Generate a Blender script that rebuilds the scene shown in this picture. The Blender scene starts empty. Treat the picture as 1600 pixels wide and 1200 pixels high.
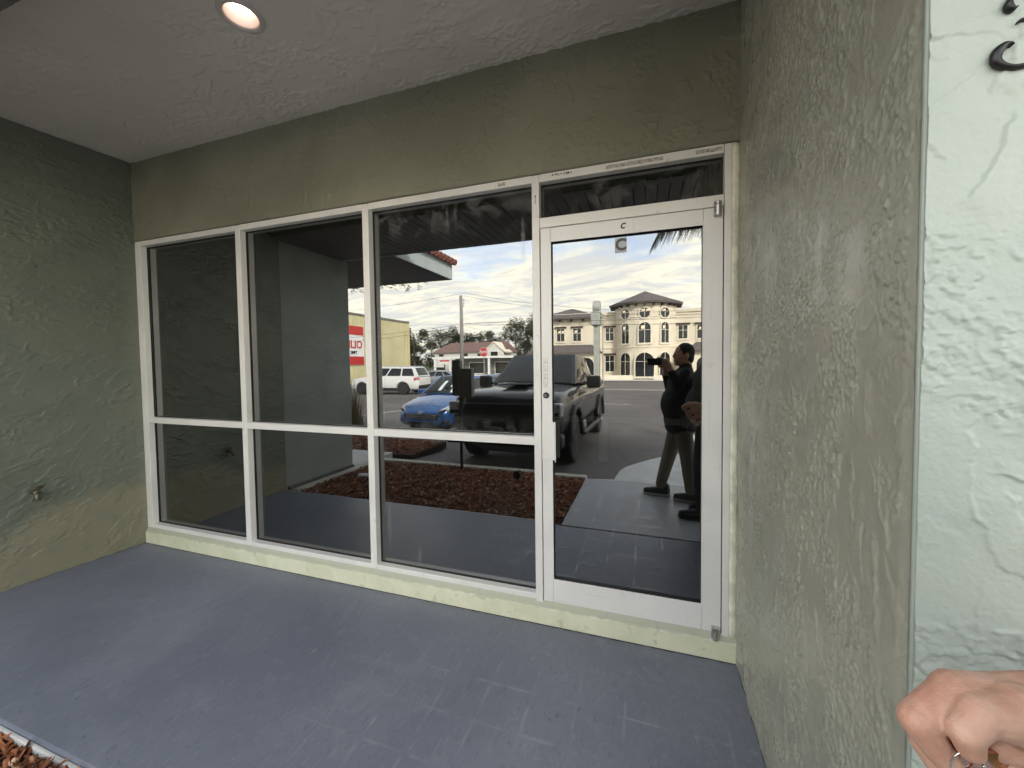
import bpy, bmesh, math, random
from mathutils import Vector, Matrix, noise as mnoise
R = math.radians
random.seed(7)
scene = bpy.context.scene
COL = scene.collection

# ------------------------------------------------------------------ camera
cam_d = bpy.data.cameras.new("camera")
cam = bpy.data.objects.new("camera", cam_d)
COL.objects.link(cam)
cam_d.sensor_fit = 'HORIZONTAL'; cam_d.sensor_width = 36.0; cam_d.lens = 13.5
cam_d.shift_x = -0.0121; cam_d.shift_y = -0.0082
cam_d.clip_start = 0.02; cam_d.clip_end = 1500
_r = Vector((0.95144718, 0.30758992, -0.01169224)); _f = Vector((-0.30781204, 0.95077371, -0.03579235))
_u = _r.cross(_f)
m = Matrix(((_r.x, _u.x, -_f.x, 0.571), (_r.y, _u.y, -_f.y, -2.0723), (_r.z, _u.z, -_f.z, 1.4927), (0, 0, 0, 1)))
cam.matrix_world = m
scene.camera = cam

# ------------------------------------------------------------------ world: sky with broken cloud
SUN_EL, SUN_AZ = 30.0, 38.0        # azimuth measured from +Y towards +X
world = bpy.data.worlds.new("World"); scene.world = world; world.use_nodes = True
wt = world.node_tree; wn = wt.nodes; wl = wt.links; wn.clear()
def wnew(t, **k):
    n = wn.new(t)
    for a, b in k.items(): setattr(n, a, b)
    return n
out = wnew('ShaderNodeOutputWorld'); bg = wnew('ShaderNodeBackground'); bg.inputs[1].default_value = 0.12
sky = wnew('ShaderNodeTexSky', sky_type='NISHITA'); sky.sun_disc = False
sky.sun_elevation = R(SUN_EL); sky.sun_rotation = R(SUN_AZ); sky.air_density = 1.0; sky.dust_density = 0.6; sky.ozone_density = 2.0
tc = wnew('ShaderNodeTexCoord'); sep = wnew('ShaderNodeSeparateXYZ')
wl.new(tc.outputs['Generated'], sep.inputs[0])
def wm(op, a, b=None, c=None, clamp=False):
    n = wnew('ShaderNodeMath', operation=op); n.use_clamp = clamp
    for i, v in enumerate((a, b, c)):
        if v is None: continue
        if isinstance(v, (int, float)): n.inputs[i].default_value = v
        else: wl.new(v, n.inputs[i])
    return n.outputs[0]
zz = wm('MAXIMUM', sep.outputs[2], 0.0)
den = wm('ADD', zz, 0.16)
cx = wm('DIVIDE', sep.outputs[0], den); cy = wm('DIVIDE', sep.outputs[1], den)
comb = wnew('ShaderNodeCombineXYZ'); wl.new(cx, comb.inputs[0]); wl.new(cy, comb.inputs[1])
def wnoise(scale, detail, dist, off=(0, 0, 0), sc=(1, 1, 1), rough=.55):
    mp = wnew('ShaderNodeMapping'); mp.inputs['Location'].default_value = off; mp.inputs['Scale'].default_value = sc
    mp.inputs['Rotation'].default_value = (0, 0, R(18))
    wl.new(comb.outputs[0], mp.inputs[0])
    n = wnew('ShaderNodeTexNoise'); n.inputs['Scale'].default_value = scale; n.inputs['Detail'].default_value = detail
    n.inputs['Roughness'].default_value = rough; n.inputs['Distortion'].default_value = dist
    wl.new(mp.outputs[0], n.inputs['Vector']); return n.outputs[0]
def wmap(v, a, b, c=0., d=1.):
    n = wnew('ShaderNodeMapRange'); n.interpolation_type = 'SMOOTHSTEP'
    n.inputs[1].default_value = a; n.inputs[2].default_value = b; n.inputs[3].default_value = c; n.inputs[4].default_value = d
    wl.new(v, n.inputs[0]); return n.outputs[0]
n_big = wnoise(.62, 7, .5, (3.1, 1.7, 0), (1, 1.5, 1))
n_mid = wnoise(2.6, 8, 1.2, (0.4, 6.2, 0), (.8, 1.4, 1), .62)
n_shade = wnoise(2.1, 9, 1.6, (7.7, 2.2, 0), (.75, 1.5, 1), .66)
low = wmap(zz, .14, .32, .13, -.045)
cov = wm('ADD', wm('ADD', wm('MULTIPLY', n_big, .65), wm('MULTIPLY', n_mid, .35)), low)
cmask = wmap(cov, .44, .60, .52, 1.0)
shade = wmap(n_shade, .36, .64)
def wrgb(c):
    n = wnew('ShaderNodeRGB'); n.outputs[0].default_value = (*c, 1); return n.outputs[0]
def wmix(f, a, b):
    n = wnew('ShaderNodeMix', data_type='RGBA'); wl.new(f, n.inputs[0]); wl.new(a, n.inputs[6]); wl.new(b, n.inputs[7]); return n.outputs[2]
ccol = wmix(shade, wrgb((4.2, 4.2, 4.1)), wrgb((6.3, 5.85, 4.7)))
blue = wnew('ShaderNodeMix', data_type='RGBA', blend_type='MULTIPLY'); blue.inputs[0].default_value = 1
wl.new(sky.outputs[0], blue.inputs[6]); blue.inputs[7].default_value = (1.0, 1.0, 1.05, 1)
hz = wmap(zz, 0., .12, 0, 1)
skyc = wmix(hz, wrgb((5.2, 5.3, 5.2)), blue.outputs[2])
fin = wmix(cmask, skyc, ccol)
wl.new(fin, bg.inputs[0]); wl.new(bg.outputs[0], out.inputs[0])

sun_d = bpy.data.lights.new("sun", 'SUN'); sun_d.energy = 2.0; sun_d.angle = R(12); sun_d.color = (1, .93, .82)
sun = bpy.data.objects.new("sun", sun_d); COL.objects.link(sun)
_d = Vector((math.sin(R(SUN_AZ)) * math.cos(R(SUN_EL)), math.cos(R(SUN_AZ)) * math.cos(R(SUN_EL)), math.sin(R(SUN_EL))))
sun.rotation_euler = _d.to_track_quat('Z', 'Y').to_euler()

vs = scene.view_settings
vs.view_transform = 'Standard'; vs.look = 'None'; vs.exposure = 2.85; vs.gamma = 1.0; vs.use_curve_mapping = False
scene.render.engine = 'CYCLES'
scene.cycles.max_bounces = 10; scene.cycles.diffuse_bounces = 5; scene.cycles.glossy_bounces = 5
scene.cycles.transparent_max_bounces = 12

# ------------------------------------------------------------------ helpers
class NT:
    """tiny material-node helper"""
    def __init__(s, name):
        s.m = bpy.data.materials.new(name); s.m.use_nodes = True; s.t = s.m.node_tree; s.t.nodes.clear()
        s.o = s.t.nodes.new('ShaderNodeOutputMaterial'); s._tc = None
    def n(s, t, **k):
        x = s.t.nodes.new(t)
        for a, b in k.items(): setattr(x, a, b)
        return x
    def put(s, v, inp):
        if hasattr(v, 'is_output') or isinstance(v, bpy.types.NodeSocket): s.t.links.new(v, inp)
        elif isinstance(v, (tuple, list)): inp.default_value = (*v, 1) if len(v) == 3 and inp.type == 'RGBA' else v
        else: inp.default_value = v
    def math(s, op, a, b=None, clamp=False):
        x = s.n('ShaderNodeMath', operation=op); x.use_clamp = clamp; s.put(a, x.inputs[0])
        if b is not None: s.put(b, x.inputs[1])
        return x.outputs[0]
    def co(s, sc=(1, 1, 1), rot=(0, 0, 0), loc=(0, 0, 0)):
        if not s._tc: s._tc = s.n('ShaderNodeTexCoord')
        mp = s.n('ShaderNodeMapping'); mp.inputs['Scale'].default_value = sc; mp.inputs['Rotation'].default_value = rot; mp.inputs['Location'].default_value = loc
        s.t.links.new(s._tc.outputs['Object'], mp.inputs[0]); return mp.outputs[0]
    def xyz(s):
        if not s._tc: s._tc = s.n('ShaderNodeTexCoord')
        x = s.n('ShaderNodeSeparateXYZ'); s.t.links.new(s._tc.outputs['Object'], x.inputs[0]); return x.outputs
    def noise(s, v, scale, detail=4, dist=0., rough=.5):
        x = s.n('ShaderNodeTexNoise'); s.t.links.new(v, x.inputs['Vector'])
        x.inputs['Scale'].default_value = scale; x.inputs['Detail'].default_value = detail; x.inputs['Distortion'].default_value = dist; x.inputs['Roughness'].default_value = rough
        return x.outputs[0]
    def vor(s, v, scale, feature='F1', out=0):
        x = s.n('ShaderNodeTexVoronoi', feature=feature); s.t.links.new(v, x.inputs['Vector']); x.inputs['Scale'].default_value = scale
        return x.outputs[out]
    def mr(s, v, a, b, c=0., d=1., smooth=True):
        x = s.n('ShaderNodeMapRange'); x.interpolation_type = 'SMOOTHSTEP' if smooth else 'LINEAR'
        s.put(v, x.inputs[0])
        for i, q in enumerate((a, b, c, d)): s.put(q, x.inputs[i + 1])
        return x.outputs[0]
    def mix(s, f, a, b, bt='MIX'):
        x = s.n('ShaderNodeMix', data_type='RGBA', blend_type=bt); s.put(f, x.inputs[0]); s.put(a, x.inputs[6]); s.put(b, x.inputs[7]); return x.outputs[2]
    def bump(s, h, dist, strength=1., nrm=None):
        x = s.n('ShaderNodeBump'); s.put(h, x.inputs['Height']); x.inputs['Distance'].default_value = dist; x.inputs['Strength'].default_value = strength
        if nrm is not None: s.t.links.new(nrm, x.inputs['Normal'])
        return x.outputs[0]
    def bsdf(s, col, rough=.6, metal=0., nrm=None, spec=.5, coat=0., sub=0.):
        x = s.n('ShaderNodeBsdfPrincipled'); s.put(col, x.inputs['Base Color']); s.put(rough, x.inputs['Roughness']); s.put(metal, x.inputs['Metallic'])
        s.put(spec, x.inputs['Specular IOR Level']); x.inputs['Coat Weight'].default_value = coat; x.inputs['Coat Roughness'].default_value = .04
        if nrm is not None: s.t.links.new(nrm, x.inputs['Normal'])
        if sub:
            x.inputs['Subsurface Weight'].default_value = sub; x.inputs['Subsurface Radius'].default_value = (.012, .005, .003); x.inputs['Subsurface Scale'].default_value = 1.
        s.t.links.new(x.outputs[0], s.o.inputs[0]); return x

def simple(name, col, rough=.6, metal=0., var=.12, vscale=6., bump=0., bscale=60., coat=0., spec=.5):
    t = NT(name); v = t.co(); n = t.noise(v, vscale, 5, .3)
    c = t.mix(t.mr(n, .3, .7), tuple(x * (1 - var) for x in col), tuple(min(1, x * (1 + var)) for x in col))
    nr = t.bump(t.noise(v, bscale, 4), bump) if bump else None
    t.bsdf(c, t.mr(n, .3, .7, max(.02, rough - .06), rough + .06), metal, nr, spec, coat); return t.m

def stucco(name, colf, stretch=(1, 1, 1), rot=(0, 0, 0), amp=.0045, rough=.55, s=1., spec=.45, dens=0., ridge=.55, plate=.85):
    """skip-trowel stucco: raised plates with crisp broken edges, crumbs, trowel ridges"""
    t = NT(name); v = t.co(stretch, rot); v0 = t.co()
    n1 = t.noise(v, 4.2 * s, 6, 1.1, .55); n2 = t.noise(t.co(stretch, rot, (4, 7, 2)), 2.6 * s, 5, 1.8, .6)
    n3 = t.noise(t.co(stretch, rot, (9, 1, 5)), 3.3 * s, 3, 2.2, .5)
    area = t.mr(t.noise(t.co(stretch, rot, (1, 3, 8)), 1.9 * s, 2, .3), .46 - dens, .60 - dens)
    area2 = t.mr(t.noise(t.co(stretch, rot, (6, 2, 3)), 2.7 * s, 2, .3), .44 - dens, .58 - dens)
    p1 = t.mr(n1, .515, .528); p2 = t.mr(n2, .545, .556)
    cr = t.noise(v, 34 * s, 3, .8, .6); cr = t.mr(cr, .52, .60)
    cr2 = t.noise(v, 75 * s, 2, .5); cr2 = t.mr(cr2, .50, .62)
    rd = t.mr(t.math('ABSOLUTE', t.math('SUBTRACT', n3, .5)), 0., .012, 1., 0.)
    h = t.math('MULTIPLY', p1, t.mr(area2, 0, 1, .04, plate))
    h = t.math('ADD', h, t.math('MULTIPLY', t.math('MULTIPLY', p2, t.mr(area, 0, 1, .1, 1.)), .45))
    h = t.math('ADD', h, t.math('MULTIPLY', t.math('MULTIPLY', cr, area), .75))
    h = t.math('ADD', h, t.math('MULTIPLY', t.math('MULTIPLY', cr2, area), .28))
    h = t.math('ADD', h, t.math('MULTIPLY', t.math('MULTIPLY', rd, area2), ridge))
    h = t.math('ADD', h, t.math('MULTIPLY', t.noise(v0, 1.4, 2), 2.2))
    h = t.math('ADD', h, t.math('MULTIPLY', t.noise(v0, 210, 2), .06))
    nr = t.bump(h, amp)
    c = colf(t, v0)
    t.bsdf(c, rough, 0., nr, spec); return t.m

def bake(o):
    """apply modifiers, keep materials"""
    dg = bpy.context.evaluated_depsgraph_get(); me = bpy.data.meshes.new_from_object(o.evaluated_get(dg)); o.modifiers.clear(); o.data = me; return o

class MB:
    def __init__(s): s.v = []; s.f = []; s.mi = []; s.cur = 0
    def add(s, vs, fs):
        b = len(s.v); s.v += [tuple(p) for p in vs]; s.f += [tuple(i + b for i in f) for f in fs]; s.mi += [s.cur] * len(fs); return s
    def box(s, x0, y0, z0, x1, y1, z1):
        x0, x1 = min(x0, x1), max(x0, x1); y0, y1 = min(y0, y1), max(y0, y1); z0, z1 = min(z0, z1), max(z0, z1)
        return s.add([(x0, y0, z0), (x1, y0, z0), (x1, y1, z0), (x0, y1, z0), (x0, y0, z1), (x1, y0, z1), (x1, y1, z1), (x0, y1, z1)],
                     [(0, 3, 2, 1), (4, 5, 6, 7), (0, 1, 5, 4), (1, 2, 6, 5), (2, 3, 7, 6), (3, 0, 4, 7)])
    def obox(s, c, size, mat=None):
        h = [q / 2 for q in size]; M = mat or Matrix.Identity(3); c = Vector(c)
        vs = [c + M @ Vector((a * h[0], b * h[1], d * h[2])) for d in (-1, 1) for a, b in ((-1, -1), (1, -1), (1, 1), (-1, 1))]
        return s.add(vs, [(0, 3, 2, 1), (4, 5, 6, 7), (0, 1, 5, 4), (1, 2, 6, 5), (2, 3, 7, 6), (3, 0, 4, 7)])
    def quad(s, *p): return s.add(p, [tuple(range(len(p)))])
    def tube(s, pts, rad, n=8, cap=True):
        pts = [Vector(p) for p in pts]; rad = rad if isinstance(rad, (list, tuple)) else [rad] * len(pts)
        rings = []; prev = None
        for i, p in enumerate(pts):
            d = (pts[min(i + 1, len(pts) - 1)] - pts[max(i - 1, 0)]).normalized()
            if prev is None: a = d.orthogonal().normalized()
            else: a = (prev - d * prev.dot(d)).normalized()
            prev = a; b = d.cross(a)
            rings.append([p + (a * math.cos(2 * math.pi * k / n) + b * math.sin(2 * math.pi * k / n)) * rad[i] for k in range(n)])
        vs = [q for r in rings for q in r]; fs = []
        for i in range(len(pts) - 1):
            for k in range(n): fs.append((i * n + k, i * n + (k + 1) % n, (i + 1) * n + (k + 1) % n, (i + 1) * n + k))
        if cap: fs.append(tuple(range(n - 1, -1, -1))); fs.append(tuple((len(pts) - 1) * n + k for k in range(n)))
        return s.add(vs, fs)
    def loft(s, rings, closed=True, cap=True):
        n = len(rings[0]); vs = [q for r in rings for q in r]; fs = []
        for i in range(len(rings) - 1):
            for k in range(n if closed else n - 1): fs.append((i * n + k, i * n + (k + 1) % n, (i + 1) * n + (k + 1) % n, (i + 1) * n + k))
        if cap and closed: fs.append(tuple(range(n - 1, -1, -1))); fs.append(tuple((len(rings) - 1) * n + k for k in range(n)))
        return s.add(vs, fs)
    def lathe(s, prof, c=(0, 0, 0), axis='Z', n=24):
        vs = []
        for r, h in prof:
            for k in range(n):
                a = 2 * math.pi * k / n; x, y = r * math.cos(a), r * math.sin(a)
                p = {'Z': (x, y, h), 'X': (h, x, y), 'Y': (x, h, y)}[axis]; vs.append((p[0] + c[0], p[1] + c[1], p[2] + c[2]))
        fs = []
        for i in range(len(prof) - 1):
            for k in range(n): fs.append((i * n + k, i * n + (k + 1) % n, (i + 1) * n + (k + 1) % n, (i + 1) * n + k))
        fs.append(tuple(range(n - 1, -1, -1))); fs.append(tuple((len(prof) - 1) * n + k for k in range(n)))
        return s.add(vs, fs)
    def ball(s, c, r, n=10, sc=(1, 1, 1)):
        vs = [(c[0], c[1], c[2] - r * sc[2])]; m_ = n // 2
        for i in range(1, m_):
            t = math.pi * i / m_
            for k in range(n):
                a = 2 * math.pi * k / n; vs.append((c[0] + r * sc[0] * math.sin(t) * math.cos(a), c[1] + r * sc[1] * math.sin(t) * math.sin(a), c[2] - r * sc[2] * math.cos(t)))
        vs.append((c[0], c[1], c[2] + r * sc[2])); fs = []
        for k in range(n): fs.append((0, 1 + (k + 1) % n, 1 + k))
        for i in range(m_ - 2):
            for k in range(n): fs.append((1 + i * n + k, 1 + i * n + (k + 1) % n, 1 + (i + 1) * n + (k + 1) % n, 1 + (i + 1) * n + k))
        L = len(vs) - 1
        for k in range(n): fs.append((L, 1 + (m_ - 2) * n + k, 1 + (m_ - 2) * n + (k + 1) % n))
        return s.add(vs, fs)
    def mesh(s, name):
        me = bpy.data.meshes.new(name); me.from_pydata(s.v, [], s.f); me.validate(); me.update(); return me
    def build(s, name, mat, parent=None, smooth=False, bevel=0., loc=None, seg=2):
        me = s.mesh(name); o = bpy.data.objects.new(name, me); COL.objects.link(o)
        for q in (mat if isinstance(mat, (list, tuple)) else [mat]): me.materials.append(q)
        if isinstance(mat, (list, tuple)): me.polygons.foreach_set('material_index', s.mi)
        bm = bmesh.new(); bm.from_mesh(me); bmesh.ops.recalc_face_normals(bm, faces=bm.faces); bm.to_mesh(me); bm.free()
        if smooth: me.polygons.foreach_set('use_smooth', [True] * len(me.polygons))
        if bevel:
            b = o.modifiers.new('bevel', 'BEVEL'); b.width = bevel; b.segments = seg; b.limit_method = 'ANGLE'; b.angle_limit = R(40)
            if smooth: b.harden_normals = False
        if parent: o.parent = parent
        if loc: o.location = loc
        return o

def tag(o, label=None, cat=None, group=None, kind=None):
    if label: o['label'] = label
    if cat: o['category'] = cat
    if group: o['group'] = group
    if kind: o['kind'] = kind
    return o
def thing(name, label, cat, loc=(0, 0, 0), rz=0., group=None):
    o = bpy.data.objects.new(name, None); COL.objects.link(o); o.location = loc; o.rotation_euler = (0, 0, rz); o.empty_display_size = .2
    return tag(o, label, cat, group)
def struct(o): o['kind'] = 'structure'; return o
def copy_part(o, parent, loc=None):
    c = o.copy(); COL.objects.link(c); c.parent = parent
    if loc is not None: c.location = loc
    return c
def text_mesh(body, size, ext, name, mat, parent, M, shear=0., bold=0.):
    cu = bpy.data.curves.new(name, 'FONT'); cu.body = body; cu.size = size; cu.extrude = ext; cu.align_x = 'CENTER'; cu.align_y = 'CENTER'; cu.shear = shear; cu.offset = bold
    cu.resolution_u = 4
    o = bpy.data.objects.new(name, cu); COL.objects.link(o)
    dg = bpy.context.evaluated_depsgraph_get(); me = bpy.data.meshes.new_from_object(o.evaluated_get(dg)); bpy.data.objects.remove(o)
    me.transform(M); me.materials.clear(); me.materials.append(mat)
    o = bpy.data.objects.new(name, me); COL.objects.link(o); o.parent = parent; return o

D_GL = 0.05   # glass plane behind the frame face

# ------------------------------------------------------------------ materials
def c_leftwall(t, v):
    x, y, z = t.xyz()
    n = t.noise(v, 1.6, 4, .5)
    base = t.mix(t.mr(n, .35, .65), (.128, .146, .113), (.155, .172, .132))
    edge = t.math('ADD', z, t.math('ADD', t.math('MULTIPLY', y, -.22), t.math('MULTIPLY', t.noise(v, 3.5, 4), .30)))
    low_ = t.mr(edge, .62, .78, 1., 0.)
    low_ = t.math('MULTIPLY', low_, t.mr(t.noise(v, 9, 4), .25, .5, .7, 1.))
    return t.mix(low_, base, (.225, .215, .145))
def c_olive(t, v):
    n = t.noise(v, 1.3, 4, .5)
    c = t.mix(t.mr(n, .35, .65), (.195, .198, .140), (.24, .24, .175))
    sp = t.mr(t.vor(v, 9), .0, .035, 1., 0.)
    return t.mix(t.math('MULTIPLY', sp, .7), c, (.06, .05, .035))
def c_right(t, v):
    n = t.noise(v, 1.7, 4, .5)
    return t.mix(t.mr(n, .35, .65), (.335, .342, .282), (.385, .388, .318))
def c_pillar(t, v):
    n = t.noise(v, 2.1, 4, .5)
    return t.mix(t.mr(n, .35, .65), (.335, .382, .345), (.385, .432, .388))
def c_ceil(t, v):
    n = t.noise(v, 1.2, 4, .5)
    return t.mix(t.mr(n, .35, .65), (.64, .61, .565), (.70, .665, .62))
def c_fin(t, v):
    n = t.noise(v, 1.2, 4, .5)
    return t.mix(t.mr(n, .35, .65), (.26, .29, .27), (.31, .34, .31))
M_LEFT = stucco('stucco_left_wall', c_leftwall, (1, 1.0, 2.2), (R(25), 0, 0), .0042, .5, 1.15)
M_HEAD = stucco('stucco_header', c_olive, (1, 1, 1.2), (0, 0, 0), .004, .5, 1.3, dens=-.02)
M_RIGHT = stucco('stucco_right_wall', c_right, (1, 1.9, .85), (R(-8), 0, 0), .0085, .40, 1.1, .55, dens=.06, ridge=.25)
M_PILLAR = stucco('stucco_pillar', c_pillar, (1, 1, 1.5), (0, R(-28), 0), .0040, .55, 1.35, dens=.02, ridge=.22)
M_CEIL = stucco('stucco_ceiling', c_ceil, (1, 1.7, 1), (0, 0, R(20)), .004, .6, 1.0, dens=-.04)
M_FIN = stucco('stucco_side_wall', c_fin, (1, 1, 1.4), (R(10), 0, 0), .003, .6, 1.)

# ---- real plaster relief: trowelled strokes with crisp lips, crumb fields, drag marks (height fields in metres)
import numpy as np
def vn(h, w, ch, cw, rng):
    gh, gw = int(h / ch) + 3, int(w / cw) + 3; g = rng.random((gh, gw)).astype(np.float32)
    y = np.arange(h, dtype=np.float32) / ch; x = np.arange(w, dtype=np.float32) / cw
    yi = y.astype(int); xi = x.astype(int); fy = (y - yi); fx = (x - xi); fy = (fy * fy * (3 - 2 * fy))[:, None]; fx = (fx * fx * (3 - 2 * fx))[None, :]
    a = g[yi][:, xi]; b = g[yi][:, xi + 1]; c = g[yi + 1][:, xi]; d = g[yi + 1][:, xi + 1]
    return (a * (1 - fx) + b * fx) * (1 - fy) + (c * (1 - fx) + d * fx) * fy
def fbm(h, w, ch, cw, rng, o=4):
    t = 0; amp = 1.; tot = 0; ch = max(ch, 1.3); cw = max(cw, 1.3)
    for k in range(o):
        if k and (ch < 1.2 or cw < 1.2): break
        t = t + amp * vn(h, w, ch, cw, rng); tot += amp; amp *= .5; ch *= .5; cw *= .5
    return t / tot
def sst(x, a, b): t = np.clip((x - a) / (b - a), 0, 1); return t * t * (3 - 2 * t)
def relief(W, H, res, seed, n, ang, spread, L=(.06, .28), wd=(.012, .05), hh=(.0008, .0022), crumb=.0016, cover=.5, aniso=(1., 1.), cc=.007, orange=.0003):
    rng = np.random.default_rng(seed); nu, nv = int(W / res) + 1, int(H / res) + 1
    h = np.zeros((nv, nu), np.float32); c = 1 / res
    wx = (fbm(nv, nu, .05 * c, .05 * c, rng) - .5) * .035 + (fbm(nv, nu, .012 * c, .012 * c, rng, 2) - .5) * .008
    wy = (fbm(nv, nu, .05 * c, .05 * c, rng) - .5) * .035 + (fbm(nv, nu, .012 * c, .012 * c, rng, 2) - .5) * .008
    rag = fbm(nv, nu, .02 * c, .02 * c, rng, 3)
    for k in range(n):
        cx_, cz_ = rng.uniform(0, W), rng.uniform(0, H); a = math.radians(ang + rng.normal() * spread); l = rng.uniform(*L) / 2; w = rng.uniform(*wd); hm = rng.uniform(*hh); side = 1 if rng.random() < .6 else -1
        R_ = l + w + .04; i0, i1 = max(0, int((cx_ - R_) * c)), min(nu, int((cx_ + R_) * c) + 1); j0, j1 = max(0, int((cz_ - R_) * c)), min(nv, int((cz_ + R_) * c) + 1)
        if i1 - i0 < 3 or j1 - j0 < 3: continue
        X = np.arange(i0, i1)[None, :] * res - cx_ + wx[j0:j1, i0:i1]; Z = np.arange(j0, j1)[:, None] * res - cz_ + wy[j0:j1, i0:i1]
        u = X * math.cos(a) + Z * math.sin(a); v = (-X * math.sin(a) + Z * math.cos(a)) * side; cv = rng.uniform(-.25, .25) * u * u / l
        v = v + cv; e = w * (.75 + .5 * rag[j0:j1, i0:i1]); endf = 1 - sst(np.abs(u), l * .6, l)
        body = sst(v, -w * 1.6, w * .4) * (1 - sst(v, e - .0015, e + .0028)) * endf
        lip = np.exp(-((v - e + .003) / .0026) ** 2) * endf * sst(rag[j0:j1, i0:i1], .3, .55)
        hs = hm * (body + .55 * lip); cur = h[j0:j1, i0:i1]; h[j0:j1, i0:i1] = np.maximum(cur, hs) + .35 * np.minimum(cur, hs)
    msk = sst(fbm(nv, nu, .16 * c * aniso[1], .16 * c * aniso[0], rng, 3), .56 - .2 * cover, .70 - .2 * cover)
    cr_ = fbm(nv, nu, cc * c * 1.6 * aniso[1], cc * c * 1.6 * aniso[0], rng, 2); cr2_ = fbm(nv, nu, cc * c * 3 * aniso[1], cc * c * 3 * aniso[0], rng, 2)
    h += crumb * msk * (sst(cr_, .50, .68) * .8 + sst(cr2_, .54, .60) * .6)
    h += orange * fbm(nv, nu, .006 * c, .006 * c, rng, 2) + .003 * fbm(nv, nu, .35 * c, .35 * c, rng, 2)
    return h
def relief_mesh(name, P, U, V, W, H, res, hf, mat, par, off=.001, hole=None):
    P, U, V = np.array(P), np.array(U), np.array(V); N = np.cross(U, V); nv, nu = hf.shape
    u = np.linspace(0, W, nu); v = np.linspace(0, H, nv); uu, vv = np.meshgrid(u, v)
    co = P + uu[..., None] * U + vv[..., None] * V + (hf[..., None] + off) * N; co = co.reshape(-1, 3).astype(np.float32)
    i = np.arange(nv - 1)[:, None] * nu + np.arange(nu - 1)[None, :]; f = np.stack([i, i + 1, i + nu + 1, i + nu], -1).reshape(-1, 4)
    if hole is not None: m_ = hole(co[f].mean(1)); f = f[~m_]
    me = bpy.data.meshes.new(name); me.vertices.add(len(co)); me.vertices.foreach_set('co', co.ravel()); me.loops.add(f.size); me.loops.foreach_set('vertex_index', f.ravel().astype(np.int32))
    me.polygons.add(len(f)); me.polygons.foreach_set('loop_start', np.arange(0, f.size, 4, dtype=np.int32)); me.update(calc_edges=True)
    me.polygons.foreach_set('use_smooth', np.ones(len(f), bool)); me.materials.append(mat)
    o = bpy.data.objects.new(name, me); COL.objects.link(o); o.parent = par; return o
def plaster(name, colf, rough=.5, spec=.45, fine=.0006):
    t = NT(name); v = t.co(); c = colf(t, v); t.bsdf(c, t.mr(t.noise(v, 8, 3), .3, .7, rough - .06, rough + .06), 0, t.bump(t.math('ADD', t.noise(v, 190, 3), t.math('MULTIPLY', t.noise(v, 60, 3), 1.5)), fine), spec); return t.m
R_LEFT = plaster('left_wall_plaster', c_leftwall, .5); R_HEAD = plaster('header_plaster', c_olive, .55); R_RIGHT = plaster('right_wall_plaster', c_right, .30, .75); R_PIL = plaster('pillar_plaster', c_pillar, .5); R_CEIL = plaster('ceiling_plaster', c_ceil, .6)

def m_floor(name='painted_concrete', ca=(.150, .166, .212), cb=(.205, .222, .268), lk=.20):
    t = NT(name); v = t.co(); x, y, z = t.xyz()
    st = t.co((1, 1, 1), (0, 0, R(38))); st2 = t.co((5, 1.8, 1), (0, 0, R(38)))
    n = t.noise(v, 1.1, 5, .6); f = t.noise(st2, 11, 7, .9, .68); g = t.noise(v, 60, 3)
    c = t.mix(t.mr(n, .3, .7), ca, cb)
    c = t.mix(t.mr(f, .54, .74, 0, .42), c, (.32, .34, .38)); pit = t.mr(t.noise(v, 33, 5, .9, .62), .60, .68); pit = t.math('MULTIPLY', pit, t.mr(t.noise(v, 2.1, 4, .5), .40, .62)); c = t.mix(t.math('MULTIPLY', pit, .55), c, (.085, .092, .115)); mot = t.noise(v, 4.5, 6, 1.2, .62); c = t.mix(t.mr(mot, .52, .68, 0, .16), c, (.30, .31, .34))
    c = t.mix(t.mr(f, .28, .46, .55, 0), c, (.11, .12, .14))
    # ghost of removed tiles: joints 0.2 m apart, broken up
    def line(q, off):
        a = t.math('ABSOLUTE', t.math('SUBTRACT', t.math('FRACT', t.math('MULTIPLY', t.math('ADD', q, off), 5.0)), .5))
        return t.mr(a, .462, .484)
    gl = t.math('MAXIMUM', line(x, -.075), line(y, .07))
    br = t.mr(t.noise(v, 7, 5, .5), .42, .62); reg = t.math('MULTIPLY', t.mr(x, -1.3, .0), t.mr(y, -2.9, -2.0)); reg = t.math('MULTIPLY', reg, t.mr(y, -.15, -.5))
    gl = t.math('MULTIPLY', t.math('MULTIPLY', gl, br), reg)
    spk = t.math('MULTIPLY', t.mr(t.noise(v, 48, 4, 1.), .585, .64), t.math('MULTIPLY', t.mr(t.noise(v, 3.2, 3), .46, .6), reg))
    lt = t.math('MAXIMUM', gl, t.math('MULTIPLY', spk, .8))
    c = t.mix(t.math('MULTIPLY', lt, lk), c, (.55, .56, .56))
    w = t.mr(t.vor(v, 6.5), .0, .028, 1., 0.)
    c = t.mix(t.math('MULTIPLY', w, t.mr(t.noise(v, 2.3, 2), .45, .6)), c, (.5, .5, .48))
    dk = t.mr(t.vor(t.co((1, 1, 1), (0, 0, 0), (3.3, 1.2, 0)), 5.), .0, .02, 1., 0.)
    c = t.mix(dk, c, (.03, .03, .035))
    h = t.math('ADD', t.math('MULTIPLY', f, .5), t.math('ADD', t.math('MULTIPLY', g, .14), t.math('MULTIPLY', n, .7)))
    ro = t.mr(n, .3, .7, .40, .54); pb = t.bsdf(c, ro, 0., t.bump(h, .0028), .55); t.put(t.math('MULTIPLY', lt, .9), pb.inputs['Coat Weight']); pb.inputs['Coat Roughness'].default_value = .16; return t.m
M_FLOOR = m_floor()
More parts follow.
